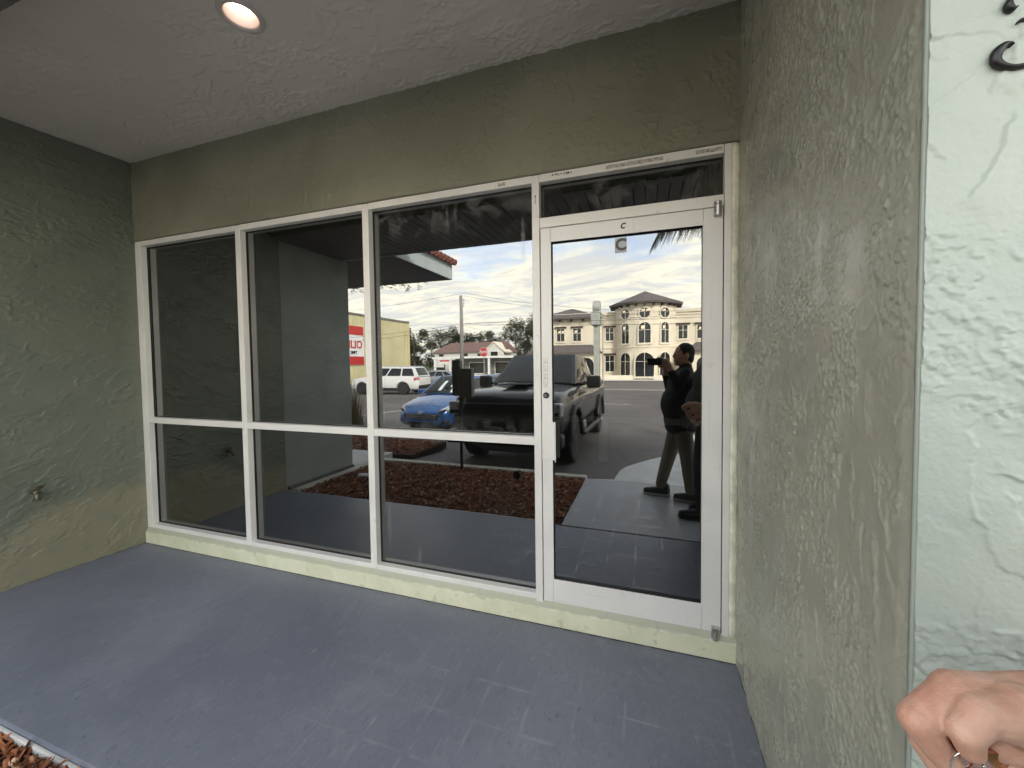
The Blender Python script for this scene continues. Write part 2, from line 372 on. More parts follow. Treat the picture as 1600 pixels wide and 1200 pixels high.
def m_curb():
    t = NT('cream_sill_paint'); v = t.co(); x, y, z = t.xyz(); n = t.noise(v, 5, 6, .4)
    c = t.mix(t.mr(n, .35, .65), (.60, .61, .43), (.67, .67, .50))
    c = t.mix(t.mr(t.noise(v, 14, 5, .8), .62, .70, 0, .5), c, (.36, .36, .28))
    top = t.mr(t.math('ADD', z, t.math('MULTIPLY', t.noise(v, 18, 4), .02)), .1, .112)
    c = t.mix(t.math('MULTIPLY', top, .75), c, (.36, .37, .29))
    t.bsdf(c, .6, 0, t.bump(t.math('ADD', t.noise(v, 30, 5), t.math('MULTIPLY', t.noise(v, 7, 3), 2.)), .004)); return t.m
M_CURB = m_curb()
def m_alu(name, col, stain=.35):
    t = NT(name); v = t.co(); n = t.noise(v, 3, 5, .4); s = t.noise(t.co((1, 1, .08)), 60, 4); s2 = t.noise(t.co((.08, 1, 1)), 60, 4)
    c = t.mix(t.mr(n, .3, .7), tuple(q * .93 for q in col), col)
    c = t.mix(t.mr(t.noise(v, 22, 6, .8, .65), .60, .72, 0, stain), c, (.42, .39, .33))
    c = t.mix(t.mr(t.math('MAXIMUM', s, s2), .62, .8, 0, .3), c, (.45, .43, .40))
    t.bsdf(c, t.mr(n, .3, .7, .34, .5), .15, t.bump(t.noise(v, 90, 3), .0004), .5); return t.m
M_ALU = m_alu('weathered_white_aluminium', (.80, .785, .74))
M_ALU2 = m_alu('aluminium_door', (.80, .785, .75), .2)
M_PUSH = simple('bright_push_bar', (.85, .85, .84), .4, .2, .05)
M_DARKALU = simple('aluminium_reveal', (.19, .21, .21), .45, .1, .1)
M_GASKET = simple('black_gasket', (.008, .008, .008), .6)
M_CHROME = simple('brushed_steel', (.5, .49, .47), .28, .9, .1, 30)
M_BLACK = simple('black_metal', (.012, .012, .013), .38, .2, .1)
M_STRIP = simple('cream_caulk_strip', (.74, .72, .58), .6, 0, .18, 14, .004, 25)
M_SOFF = simple('soffit_board_paint', (.135, .125, .115), .6, 0, .15, 2, .0006, 80)
M_SOFF2 = simple('soffit_backing', (.05, .046, .042), .8)
M_FASCIA = simple('grey_green_fascia', (.42, .47, .46), .6, 0, .08, 3)
M_TILE = simple('clay_roof_tile', (.26, .10, .07), .75, 0, .3, 5)
M_DECAL = simple('grey_vinyl', (.09, .09, .085), .5)
M_DECALBG = simple('clear_vinyl_patch', (.50, .53, .55), .5)
def m_glass():
    t = NT('tinted_window_glass'); v = t.co()
    fr = t.n('ShaderNodeFresnel'); fr.inputs[0].default_value = 2.7
    wob = t.bump(t.noise(v, 1.3, 1), .0012, .5); t.t.links.new(wob, fr.inputs['Normal'])
    ge = t.n('ShaderNodeNewGeometry')
    fac = t.math('MULTIPLY', fr.outputs[0], t.math('SUBTRACT', 1., ge.outputs['Backfacing']))
    tr = t.n('ShaderNodeBsdfTransparent'); tr.inputs[0].default_value = (.36, .37, .36, 1)
    gl = t.n('ShaderNodeBsdfGlossy'); gl.inputs['Roughness'].default_value = 0.; gl.inputs[0].default_value = (.98, 1, .99, 1); t.t.links.new(wob, gl.inputs['Normal'])
    mx = t.n('ShaderNodeMixShader'); t.t.links.new(fac, mx.inputs[0]); t.t.links.new(tr.outputs[0], mx.inputs[1]); t.t.links.new(gl.outputs[0], mx.inputs[2])
    # dust film: runs from the top edge, haze near the rails
    x, y, z = t.xyz()
    runs = t.math('MULTIPLY', t.mr(t.noise(t.co((1, 1, .035)), 17, 3, .1), .60, .68), t.mr(t.noise(v, 2.6, 3), .46, .62))
    pane3 = t.math('MULTIPLY', t.mr(x, -1.25, -.9), t.mr(x, -.02, 0., 1., 0.)); runs = t.math('MULTIPLY', runs, pane3)
    top = t.math('MULTIPLY', t.mr(z, 2.15, 2.42), t.mr(t.noise(v, 12, 5, .7), .47, .66))
    midh = t.math('MULTIPLY', t.mr(z, 1.07, 1.20, 1., 0.), t.math('MULTIPLY', t.mr(z, 1.0, 1.06), t.mr(t.noise(v, 16, 5, .7), .36, .66)))
    top = t.math('MULTIPLY', top, t.mr(x, -1.25, -1.1)); midh = t.math('MULTIPLY', midh, pane3)
    both = t.math('MULTIPLY', t.mr(t.noise(v, 3, 5, .8), .50, .70), .35)
    d = t.math('ADD', t.math('ADD', t.math('MULTIPLY', runs, .22), t.math('MULTIPLY', top, .09)), t.math('ADD', t.math('MULTIPLY', midh, .06), t.math('MULTIPLY', both, .02)))
    d = t.math('ADD', d, .004)
    df = t.n('ShaderNodeBsdfDiffuse'); df.inputs[0].default_value = (.62, .62, .58, 1)
    m2 = t.n('ShaderNodeMixShader'); t.t.links.new(d, m2.inputs[0]); t.t.links.new(mx.outputs[0], m2.inputs[1]); t.t.links.new(df.outputs[0], m2.inputs[2])
    t.t.links.new(m2.outputs[0], t.o.inputs[0]); return t.m
M_GLASS = m_glass()
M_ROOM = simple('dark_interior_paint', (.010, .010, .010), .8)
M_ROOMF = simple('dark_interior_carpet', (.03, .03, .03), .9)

def m_asphalt():
    t = NT('asphalt'); v = t.co(); n = t.noise(v, .35, 5, .6); g = t.noise(v, 90, 3)
    c = t.mix(t.mr(n, .3, .7), (.085, .076, .071), (.135, .120, .112)); c = t.mix(t.mr(g, .55, .75, 0, .5), c, (.13, .125, .12))
    cr = t.mr(t.vor(t.co((1, 1, 1)), .45, 'DISTANCE_TO_EDGE'), 0, .012, 1., 0.); c = t.mix(t.math('MULTIPLY', cr, .6), c, (.02, .02, .02))
    t.bsdf(c, .75, 0, t.bump(g, .003)); return t.m
M_ASPH = m_asphalt()
def m_road():
    t = NT('road_asphalt'); v = t.co(); n = t.noise(t.co((.15, 1, 1)), .5, 4, .3)
    c = t.mix(t.mr(n, .3, .7), (.14, .12, .11), (.18, .155, .145)); t.bsdf(c, .8, 0, t.bump(t.noise(v, 60, 3), .003)); return t.m
M_ROAD = m_road()
M_CONC = simple('concrete', (.58, .58, .565), .75, 0, .12, 3, .002, 60)
M_WALK = m_floor('worn_grey_concrete', (.26, .27, .29), (.37, .38, .395), .5)
M_KERB = simple('kerb_concrete', (.50, .49, .42), .75, 0, .15, 5, .003, 40)
M_WHITE = simple('road_marking_paint', (.6, .6, .56), .7, 0, .2, 9)
M_EARTH = simple('dark_mulch_soil', (.035, .016, .010), .95, 0, .4, 14, .01, 40)
M_GRASS = simple('grass', (.05, .075, .022), .9, 0, .3, 3, .01, 50)
def m_chip():
    t = NT('mulch_chip'); oi = t.n('ShaderNodeObjectInfo'); v = t.co(); n = t.noise(v, 9, 4); f = t.vor(v, 38, 'F1', 1)
    c = t.mix(t.mr(n, .35, .65), (.15, .045, .018), (.36, .13, .05)); s = t.n('ShaderNodeSeparateColor'); t.t.links.new(f, s.inputs[0])
    c = t.mix(t.mr(s.outputs[0], .80, .95), c, (.60, .40, .24)); c = t.mix(t.mr(s.outputs[1], .7, .9), c, (.035, .014, .009))
    t.bsdf(c, .8); return t.m
M_CHIP = m_chip()

# ------------------------------------------------------------------ ground (one sheet following the slope of the lot)
GY = [(30, 0), (-1.0, -.06), (-2.86, -.13), (-4.2, -.25), (-8, -.38), (-12, -.43), (-20, -.50), (-52, -.98), (-400, -1.0), (-900, -1.0)]
def gz(y):
    for (a, za), (b, zb) in zip(GY, GY[1:]):
        if y >= b: return za + (zb - za) * (a - y) / (a - b) if y <= a else za
    return -1.0
def sheet(name, x0, x1, y0, y1, dz, mat):
    """strip of ground following gz between y0 (near) and y1 (far)"""
    ys = sorted({y0, y1, *[a for a, _ in GY if y1 < a < y0]}, reverse=True); b = MB()
    for a, c in zip(ys, ys[1:]): b.quad((x0, a, gz(a) + dz), (x0, c, gz(c) + dz), (x1, c, gz(c) + dz), (x1, a, gz(a) + dz))
    return struct(b.build(name, mat))
b = MB()
ys = [60, -1.0, -2.86, -4.2, -8, -12, -20, -52, -120, -400, -900]
for a, c in zip(ys, ys[1:]): b.quad((-900, a, gz(a) - .14), (-900, c, gz(c) - .14), (900, c, gz(c) - .14), (900, a, gz(a) - .14))
struct(b.build('ground', M_GRASS))
sheet('parking_lot', -34, 40, -2.90, -25, 0, M_ASPH)
sheet('road', -300, 300, -25.3, -42, -.02, M_ROAD)
sheet('verge', -300, 300, -25.0, -25.3, .05, M_CONC)
sheet('far_pavement', -300, 300, -42, -44.2, .03, M_CONC)
sheet('far_forecourt', -300, 300, -44.2, -100, 0.0, M_KERB)
# parking bay lines
for (xa, ya, xb, yb, w) in ((-9.9, -7.3, -8.35, -13.2, .11), (-3.35, -6.0, -3.35, -10.5, .1), (1.6, -4.6, 1.6, -9.6, .1), (-0.2, -15.5, -9.5, -15.5, .1)):
    d = (Vector((xb - xa, yb - ya))).normalized(); q = Vector((-d.y, d.x)) * w / 2; bb = MB(); N = 5
    for i in range(N):
        a0, a1 = i / N, (i + 1) / N; p0 = Vector((xa + (xb - xa) * a0, ya + (yb - ya) * a0)); p1 = Vector((xa + (xb - xa) * a1, ya + (yb - ya) * a1))
        bb.quad((p0.x - q.x, p0.y - q.y, gz(p0.y) + .006), (p0.x + q.x, p0.y + q.y, gz(p0.y) + .006), (p1.x + q.x, p1.y + q.y, gz(p1.y) + .006), (p1.x - q.x, p1.y - q.y, gz(p1.y) + .006))
    struct(bb.build('parking_line', M_WHITE))

# porch slab, sidewalk, curved apron
XL, XR, XM, YE, YP, YK = -3.484, .984, -.196, -1.268, -1.295, -2.76
b = MB(); b.box(-3.62, YE, -.16, 1.3, .12, 0.0)
struct(b.build('porch_floor', M_FLOOR, bevel=.012))
b = MB(); b.box(XM, -2.74, -.16, 1.9, YE - .012, -.002)
struct(b.build('sidewalk', M_WALK, bevel=.008))
# pale unpainted lip along the slab edge by the mulch
b = MB(); b.box(-3.60, YE - .016, -.12, XM - .004, YE - .001, -.006); struct(b.build('slab_edge', M_CONC, bevel=.004))
pts = [(XM - .0, -2.744), (.154, -2.80), (.168, -3.0), (.20, -3.25), (.26, -3.45), (.38, -3.66), (.50, -3.85), (.70, -4.14), (1.06, -4.55), (1.6, -5.0), (2.6, -5.4), (6, -5.6), (6, -2.744)]
b = MB(); n = len(pts)
top = [(x, y, -.004 - .006 * max(0, -y - 2.74)) for x, y in pts]; bot = [(x, y, -.4) for x, y in pts]
b.add(top + bot, [tuple(range(n))] + [(i, (i + 1) % n, n + (i + 1) % n, n + i) for i in range(n)])
struct(b.build('walkway_apron', M_CONC, bevel=.01))
# kerbs round the bed
b = MB(); b.box(-3.55, YK - .13, -.3, XM, YK, .004); struct(b.build('kerb', M_KERB, bevel=.02))
b = MB(); b.box(-3.50, YK, -.3, -3.38, YE - .02, .006); struct(b.build('kerb', M_KERB, bevel=.02))
b = MB(); b.box(-7.0, -3.35, -.3, -3.60, -2.45, -.03); struct(b.build('side_walkway', M_CONC, bevel=.01))
b = MB(); b.box(-7.2, -4.75, -.3, -3.35, -3.55, -.12); struct(b.build('second_bed_soil', M_EARTH))

def chips(name, x0, y0, x1, y1, z, n, lab, seed, big=1.):
    rnd = random.Random(seed); b = MB()
    for i in range(n):
        x = rnd.uniform(x0, x1); y = rnd.uniform(y0, y1); L = rnd.uniform(.015, .05) * big; W = rnd.uniform(.004, .012) * big; T = rnd.uniform(.002, .006) * big
        rot = Matrix.Rotation(rnd.uniform(0, 2 * math.pi), 3, 'Z') @ Matrix.Rotation(rnd.gauss(0, .35), 3, 'Y') @ Matrix.Rotation(rnd.gauss(0, .5), 3, 'X')
        zz_ = z + rnd.uniform(0, .022) + .012 * mnoise.noise(Vector((x * 3, y * 3, 0)))
        c = Vector((x, y, zz_)); k = rnd.uniform(.3, 1)
        vs = [c + rot @ Vector(p) for p in ((-L, -W * k, 0), (L, -W, 0), (L * .9, W * k, 0), (-L * .85, W, 0), (-L * .9, 0, T), (L * .95, 0, T))]
        b.add(vs, [(0, 1, 5, 4), (2, 3, 4, 5), (0, 4, 3), (1, 2, 5)])
    return tag(b.build(name, M_CHIP), lab, 'mulch', kind='stuff')
b = MB(); b.box(-3.38, YK, -.2, XM - .002, YE - .018, -.030); struct(b.build('bed_soil', M_EARTH))
chips('mulch', -3.38, YK + .01, XM - .01, YE - .02, -.03, 15000, 'red brown wood chip mulch in the bed in front of the porch', 3)
chips('mulch', -7.1, -4.7, -3.4, -3.6, -.13, 3500, 'red brown wood chips in the farther bed beside the lot', 4, 1.6)

# ------------------------------------------------------------------ shop building
shop = thing('shop_building', 'sage and olive stucco shop building with a recessed porch and board soffit', 'building')
ZC, ZS = 3.1645, 2.955
def grid_panel(name, P, U, V, nu, nv, amp, mat, sc=6, edge=True):
    """slightly uneven plaster sheet with thickness given by solid box behind"""
    b = MB(); P, U, V = Vector(P), Vector(U), Vector(V); N = U.cross(V).normalized(); vs = []
    for j in range(nv + 1):
        for i in range(nu + 1):
            p = P + U * (i / nu) + V * (j / nv); vs.append(p + N * amp * mnoise.noise(p * sc))
    fs = [(j * (nu + 1) + i, j * (nu + 1) + i + 1, (j + 1) * (nu + 1) + i + 1, (j + 1) * (nu + 1) + i) for j in range(nv) for i in range(nu)]
    b.add(vs, fs); return b.build(name, mat, shop, smooth=True)
tl = math.tan(.0717); XLE = XL + tl * YE; tr_ = math.tan(.0046); XRE = XR + tr_ * YP
# left porch wall (splayed), with its own thickness
b = MB(); b.add([(XL, 0.2, -.1), (XLE, YE - .03, -.1), (XLE - .35, YE - .03, -.1), (XL - .35, .2, -.1), (XL, 0.2, 3.3), (XLE, YE - .03, 3.3), (XLE - .35, YE - .03, 3.3), (XL - .35, .2, 3.3)],
                [(0, 1, 5, 4), (1, 2, 6, 5), (2, 3, 7, 6), (3, 0, 4, 7), (4, 5, 6, 7)]); b.build('left_wall', M_LEFT, shop)
# side fin, continuing outwards, pale
b = MB(); b.box(-3.86, -2.40, -.2, XLE - .012, YE - .034, 3.0); b.build('side_wall', M_FIN, shop, bevel=.01)
b = MB(); b.box(-3.84, -2.38, -.1, XLE + .03, YE - .06, .015); b.build('wall_footing', M_SOFF, shop)
# header above the shopfront
b = MB(); b.box(-3.7, 0.0, 2.525, 1.3, .20, 3.3); hd = b.build('header_wall', M_HEAD, shop, bevel=.004)
# right wall + pillar
b = MB(); b.add([(XR, .2, -.1), (XRE, YP, -.1), (XRE, YP, 3.3), (XR, .2, 3.3), (XR + .3, .2, -.1), (XR + .3, YP + .003, -.1), (XR + .3, YP + .003, 3.3), (XR + .3, .2, 3.3)],
                [(0, 1, 2, 3), (7, 6, 5, 4), (0, 3, 7, 4), (3, 2, 6, 7)]); b.build('right_wall', M_RIGHT, shop)
b = MB(); b.box(XRE - .0005, YP - .006, -.15, 4.2, YP + .012, 3.0); b.build('pillar_face', R_PIL, shop, bevel=.005, seg=3)
b = MB(); b.box(XRE + .02, YP + .0125, -.1, 4.2, YP + .3, 3.0); b.build('front_wall', M_FIN, shop)
# building mass behind
b = MB(); b.box(-14, .22, 3.35, 12, 9, 3.6); b.box(1.32, -.95, -.1, 12, .2, 3.3); b.box(-14, 0.3, -.1, -3.9, 9, 3.34); b.box(1.32, .25, -.1, 12, 9, 3.34); b.build('building_body', M_FIN, shop)
# ceiling
b = MB(); b.box(-3.7, -1.18, ZC, 1.3, 0.0, ZC + .12); ce = b.build('ceiling', M_CEIL, shop)

# plaster skins
Lw = math.hypot(XLE - XL, YE); du = ((XLE - XL) / Lw, YE / Lw, 0)
relief_mesh('left_wall_plaster', (XLE, YE - .02, -.01), (-du[0], -du[1], 0), (0, 0, 1), Lw + .02, 3.17, .0048, relief(Lw + .02, 3.17, .0048, 1, 520, 28, 22, (.04, .24), (.008, .04), (.0010, .0032), .0032, .42, (1.5, .8), .0085), R_LEFT, shop)
relief_mesh('header_plaster', (-3.60, 0, 2.530), (1, 0, 0), (0, 0, 1), 4.60, .634, .0046, relief(4.60, .634, .0046, 2, 190, 80, 50, (.03, .16), (.006, .03), (.0010, .0036), .0034, .42, (1, 1), .008), R_HEAD, shop)
Lr = math.hypot(XRE - XR, YP); ur = ((XRE - XR) / Lr, YP / Lr, 0)
hr = relief(Lr, 3.17, .0030, 3, 620, 82, 24, (.04, .24), (.005, .026), (.0008, .0026), .0026, .60, (.85, 1.3), .0042); hr *= (1 - .8 * sst(np.linspace(0, Lr, hr.shape[1]), Lr - .03, Lr - .004))[None, :]
relief_mesh('right_wall_plaster', (XR, 0, -.01), ur, (0, 0, 1), Lr, 3.17, .0030, hr, R_RIGHT, shop)
relief_mesh('pillar_plaster', (XRE + .002, YP - .006, .2), (1, 0, 0), (0, 0, 1), .42, 2.5, .0024, relief(.42, 2.5, .0024, 4, 150, -28, 45, (.04, .22), (.010, .040), (.0012, .0032), .0028, .55, (1.3, 1), .0055, .0009), R_PIL, shop)
relief_mesh('ceiling_plaster', (-3.66, -.002, ZC), (1, 0, 0), (0, -1, 0), 4.66, 1.17, .0055, relief(4.66, 1.17, .0055, 5, 420, 15, 35, (.05, .24), (.006, .03), (.0010, .0036), .0034, .36, (1.6, .9), .009), R_CEIL, shop,
            hole=lambda c: (c[:, 0] + 1.280) ** 2 + (c[:, 1] + .680) ** 2 < .076 ** 2)
# drop beam at the porch mouth
b = MB(); b.box(XLE - .2, -1.30, ZS + .012, 1.3, -1.17, 3.3); b.build('porch_beam', M_HEAD, shop, bevel=.004)
# soffit of individual boards running outwards
YS = -2.28
sof = MB(); sof.box(-9.0, YS + .01, ZS + .02, 5.5, -1.18, ZS + .04); sof = sof.build('soffit', M_SOFF2, shop)
bd = MB(); bd.box(0, YS, ZS + .002, .088, -1.175, ZS + .02); bd0 = bd.build('board', M_SOFF, sof, bevel=.004)
bd0.location = (-4.95, 0, 0); x = -4.95
while x < 1.9:
    x += .1
    copy_part(bd0, sof, (x, 0, random.uniform(0, .0015)))
# crown line / gutter board at the outer edge
b = MB(); b.box(-9.0, YS - .03, ZS - .005, 5.5, YS + .0, 3.20); b.build('fascia', M_FASCIA, shop, bevel=.004)
# projecting canopy on the left
XC, YC = -2.72, -3.95
b = MB(); b.box(-9.0, YC + .02, ZS + .03, XC - .02, YS - .035, ZS + .05); b.build('canopy_soffit', M_SOFF2, shop)
cb = MB(); cb.box(-9.0, 0, ZS + .006, XC - .03, .088, ZS + .028); cb0 = cb.build('canopy_board', M_SOFF, shop); y = YC + .04; cb0.location = (0, y, 0)
while y < YS - .16:
    y += .1; copy_part(cb0, shop, (0, y, 0))
b = MB(); b.box(XC - .03, YC, ZS, XC, YS - .032, 3.22); b.build('canopy_fascia', M_FASCIA, shop, bevel=.004)
b = MB(); b.box(-9.0, YC, ZS, XC - .032, YC + .03, 3.22); b.build('canopy_fascia', M_FASCIA, shop, bevel=.004)
rf = MB(); rf.add([(-9, YC - .05, 3.225), (XC + .05, YC - .05, 3.225), (XC + .05, YS - .07, 3.225), (-9, YS - .07, 3.225), (-9, YS - .07, 3.8), (-4.0, YS - .07, 3.8)],
                  [(0, 1, 5, 4), (1, 2, 5), (2, 3, 4, 5), (0, 3, 2, 1)]); rf = rf.build('roof', M_TILE, shop)
ml = MB(); ml.tube([(0, 0, 0), (-.30, 0, .13)], [.055, .048], 8); t0 = ml.build('roof_tile', M_TILE, rf); t0.location = (XC + .08, YC + .02, 3.24); y = YC + .02
while y < YS:
    y += .125; copy_part(t0, rf, (XC + .08, y, 3.24))
# main roof slope above fascia
b = MB(); b.add([(-9, YS - .06, 3.21), (5.6, YS - .06, 3.21), (5.6, 2, 4.5), (-9, 2, 4.5), (-9, YS - .06, 3.27), (5.6, YS - .06, 3.27), (5.6, 2, 4.56), (-9, 2, 4.56)],
                [(0, 1, 2, 3), (4, 7, 6, 5), (0, 4, 5, 1), (1, 5, 6, 2), (3, 2, 6, 7), (0, 3, 7, 4)]); b.build('roof_slope', M_TILE, shop)
# dark room behind the glass
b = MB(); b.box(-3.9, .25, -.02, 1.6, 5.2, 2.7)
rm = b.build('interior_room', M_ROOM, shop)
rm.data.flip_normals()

# sill under the shopfront
b = MB(); nseg = 150; rings = []
for i in range(nseg + 1):
    x = XL - .005 + (XR + .01 - XL) * i / nseg; e = .004 * mnoise.noise(Vector((x * 7, 0, 1))) + .002 * mnoise.noise(Vector((x * 31, 2, 0)))
    e2 = .004 * mnoise.noise(Vector((x * 9, 5, 1)))
    y0 = -.018 + e
    rings.append([(x, y0 - .003 + e2, -.01), (x, y0, .006), (x, y0, .093 + e2), (x, y0 + .006, .101 + e2), (x, -.006, .107), (x, .005, .1285), (x, .16, .1285), (x, .16, -.01)])
b.loft(rings); b.build('sill', M_CURB, shop, smooth=False)
b = MB(); b.box(XL, YE, -.012, XL + .001, 0, .004)


def ragged_joint(P0, P1, inward, seed, wmin=.001, wmax=.006):
    b = MB(); P0, P1 = Vector(P0), Vector(P1); iv = Vector(inward); n = int((P1 - P0).length / .012); vs = []
    for i in range(n + 1):
        p = P0.lerp(P1, i / n); k = mnoise.noise(Vector((i * .23, seed, 0))) + .6 * mnoise.noise(Vector((i * .7, seed, 4))); w = max(.0004, wmin + wmax * (k + .25)); vs += [tuple(p - iv * .004), tuple(p + iv * w)]
    b.add(vs, [(2 * i, 2 * i + 2, 2 * i + 3, 2 * i + 1) for i in range(n)]); return struct(b.build('floor_joint', M_GASKET))
ragged_joint((XLE + .004, YE + .01, .0022), (XL + .004, -.02, .0022), (1, 0, 0), 1, .002, .007)
ragged_joint((XL, -.024, .0026), (XR, -.024, .0026), (0, -1, 0), 5, .000, .006)
ragged_joint((XR - .003, -.03, .003), (XRE - .003, YP, .003), (-1, 0, 0), 9, .001, .004)
# ------------------------------------------------------------------ storefront window
win = thing('storefront_window', 'wide white aluminium shopfront window of six dark reflective panes left of the door', 'window')
x0, x0i, m1, m1r, m2, m2r, m3, m3r, xj = -3.484, -3.4114, -2.3269, -2.2765, -1.1889, -1.1411, -.0452, -.003, .9477
zt, zti, zr1, zr0, zs1, zs0 = 2.521, 2.4797, 1.0659, 1.0194, .162, .129
DEP = .115
def bar(name, a, par, mat=M_ALU, bev=.0025): 
    bb = MB(); bb.box(*a); return bb.build(name, mat, par, bevel=bev)
bar('jamb', (x0 + .003, 0, zs0, x0i, DEP, zt), win)
bar('mullion', (m1, -.0015, zs0 + .004, m1r, DEP, zt - .003), win)
bar('mullion', (m2, -.0015, zs0 + .004, m2r, DEP, zt - .003), win)
bar('mullion', (m3, -.0025, zs0 - .012, m3r, DEP + .01, zt - .003), win)
bays = ((x0i, m1), (m1r, m2), (m2r, m3))
for a, c in bays:
    bar('head_rail', (a + .0005, 0, zti, c - .0005, DEP, zt), win)
    bar('middle_rail', (a + .0005, .0005, zr0, c - .0005, DEP, zr1), win)
    bar('sill_rail', (a + .0005, 0, zs0, c - .0005, DEP, zs1), win)
    for z0_, z1_ in ((zs1, zr0), (zr1, zti)):
        # dark reveal + gasket, then the pane
        rv = MB()
        g = .004
        for q in ((a, D_GL - .008, z0_, a + g, D_GL, z1_), (c - g, D_GL - .008, z0_, c, D_GL, z1_), (a + g, D_GL - .008, z0_, c - g, D_GL, z0_ + g), (a + g, D_GL - .008, z1_ - g, c - g, D_GL, z1_)): rv.box(*q)
        pane = MB(); pane.box(a + .001, D_GL, z0_ + .001, c - .001, D_GL + .006, z1_ - .001); p = pane.build('pane', M_GLASS, win); p.rotation_euler = (0, 0, R(random.uniform(-.05, .05)))
        rv.build('gasket', M_GASKET, win)
# transom above the door belongs to the same frame
bar('head_rail', (m3r + .0005, 0, 2.478, .9145, DEP, zt), win)
bar('transom_bar', (m3r + .0005, 0, 2.2285, .9145, DEP, 2.2841), win)
bar('jamb', (.9165, -.0015, .118, xj, DEP, zt - .002), win)
pane = MB(); pane.box(m3r + .001, D_GL, 2.285, .9145, D_GL + .006, 2.477); pane.build('transom_pane', M_GLASS, win)
rv = MB()
for q in ((m3r, D_GL - .008, 2.284, m3r + .004, D_GL, 2.478), (.9105, D_GL - .008, 2.284, .9145, D_GL, 2.478), (m3r + .004, D_GL - .008, 2.284, .9105, D_GL, 2.288), (m3r + .004, D_GL - .008, 2.474, .9105, D_GL, 2.478)): rv.box(*q)
rv.build('gasket', M_GASKET, win)
# ragged cream strip between jamb and right wall
b = MB(); rings = []
for i in range(121):
    z = .112 + 2.405 * i / 120; e = .007 * mnoise.noise(Vector((z * 6, 0, 3))) + .003 * mnoise.noise(Vector((z * 25, 4, 3))); f = .008 * mnoise.noise(Vector((z * 5, 9, 3)))
    rings.append([(xj + .001, .03, z), (xj + .001, -.001, z), (xj + .014 + e * .3, -.004 + f * .3, z), (XR - .006 + e, .006 + f, z), (XR + .002, .010, z), (XR + .002, .03, z)])
b.loft(rings); b.build('caulk_strip', M_STRIP, win, smooth=True)
# tape residue and marks on the head rail
M_RES = simple('grey_tape_residue', (.44, .42, .38), .8, 0, .35, 60)
for xa, xb in ((.36, .64), (.79, .905), (-.245, -.20)):
    b = MB(); n = 14; vs = []
    for i in range(n + 1):
        x = xa + (xb - xa) * i / n; vs += [(x, -.0012, 2.490 + .004 * mnoise.noise(Vector((x * 40, 1, 1)))), (x, -.0012, 2.508 + .005 * mnoise.noise(Vector((x * 40, 7, 1))))]
    b.add(vs, [(2 * i, 2 * i + 2, 2 * i + 3, 2 * i + 1) for i in range(n)]); b.build('tape_residue', M_RES, win)
rr = random.Random(5); b = MB(); x = .07
while x < .185:
    b.box(x, -.0012, 2.500 + rr.uniform(-.003, .004), x + rr.uniform(.003, .009), -.0005, 2.505 + rr.uniform(0, .006)); x += rr.uniform(.006, .012)
b.build('glue_mark', M_BLACK, win)
b = MB(); b.lathe([(.0001, -.0035), (.005, -.0035), (.006, -.002)], (-.024, 0, 2.405), 'Y', 12); b.box(-.0265, -.0034, 2.365, -.0225, -.002, 2.402); b.build('key_mark', M_DARKALU, win)

# ------------------------------------------------------------------ door
door = thing('glass_door', 'white aluminium framed glass door with letter C and a flat pull plate', 'door', (0, 0, 0))
LT, LB = 2.2245, .1315
gx0, gx1, gz0, gz1 = .058, .826, .262, 2.157
bar('stile', (.0025, -.003, LB, gx0, .042, LT), door, M_ALU2)
bar('stile', (gx1, -.003, LB, .9115, .042, LT), door, M_ALU2)
bar('top_rail', (gx0 + .0006, -.0025, gz1, gx1 - .0006, .042, LT), door, M_ALU2)
bar('bottom_rail', (gx0 + .0006, -.0025, LB, gx1 - .0006, .042, gz0), door, M_ALU2)
# glazing beads
bar('bead', (gx0, -.004, gz1 - .011, gx1, -.0028, gz1 + .006), door, M_ALU2, .001)
bar('bead', (gx0 - .004, -.0042, gz0, gx0 + .004, .004, gz1 - .012), door, M_ALU2, .001)
bar('bead', (gx1 - .004, -.0042, gz0, gx1 + .004, .004, gz1 - .012), door, M_ALU2, .001)
pane = MB(); pane.box(gx0 + .001, .020, gz0 + .001, gx1 - .001, .026, gz1 - .001); pane.build('pane', M_GLASS, door)
rv = MB()
for q in ((gx0, .006, gz0, gx0 + .004, .02, gz1), (gx1 - .004, .006, gz0, gx1, .02, gz1), (gx0, .006, gz1 - .008, gx1, .02, gz1), (gx0, .006, gz0, gx1, .02, gz0 + .004)): rv.box(*q)
rv.build('gasket', M_GASKET, door)
pl = MB(); pl.box(.0035, -.012, .944, .074, -.0045, 1.157); pl.add([(.074, -.012, .944), (.083, -.034, .939), (.083, -.034, 1.160), (.074, -.012, 1.157), (.074, -.008, .944), (.087, -.034, .939), (.087, -.034, 1.160), (.074, -.008, 1.157)],
    [(0, 1, 2, 3), (4, 7, 6, 5), (0, 4, 5, 1), (3, 2, 6, 7), (1, 5, 6, 2)]); pl.build('pull_plate', M_ALU2, door, bevel=.0012)
lk = MB(); lk.lathe([(.0165, -.002), (.0165, -.012), (.0135, -.016), (.0001, -.016)], (.028, 0, 1.305), 'Y', 24); lk = lk.build('lock', M_BLACK, door, smooth=False)
b = MB(); b.lathe([(.008, -.016), (.008, -.018), (.0001, -.018)], (.028, 0, 1.305), 'Y', 16); b.build('lock_core', M_DARKALU, lk)
b = MB(); b.box(.0245, -.0185, 1.3035, .0315, -.0181, 1.3065); b.build('keyhole', M_BLACK, lk)
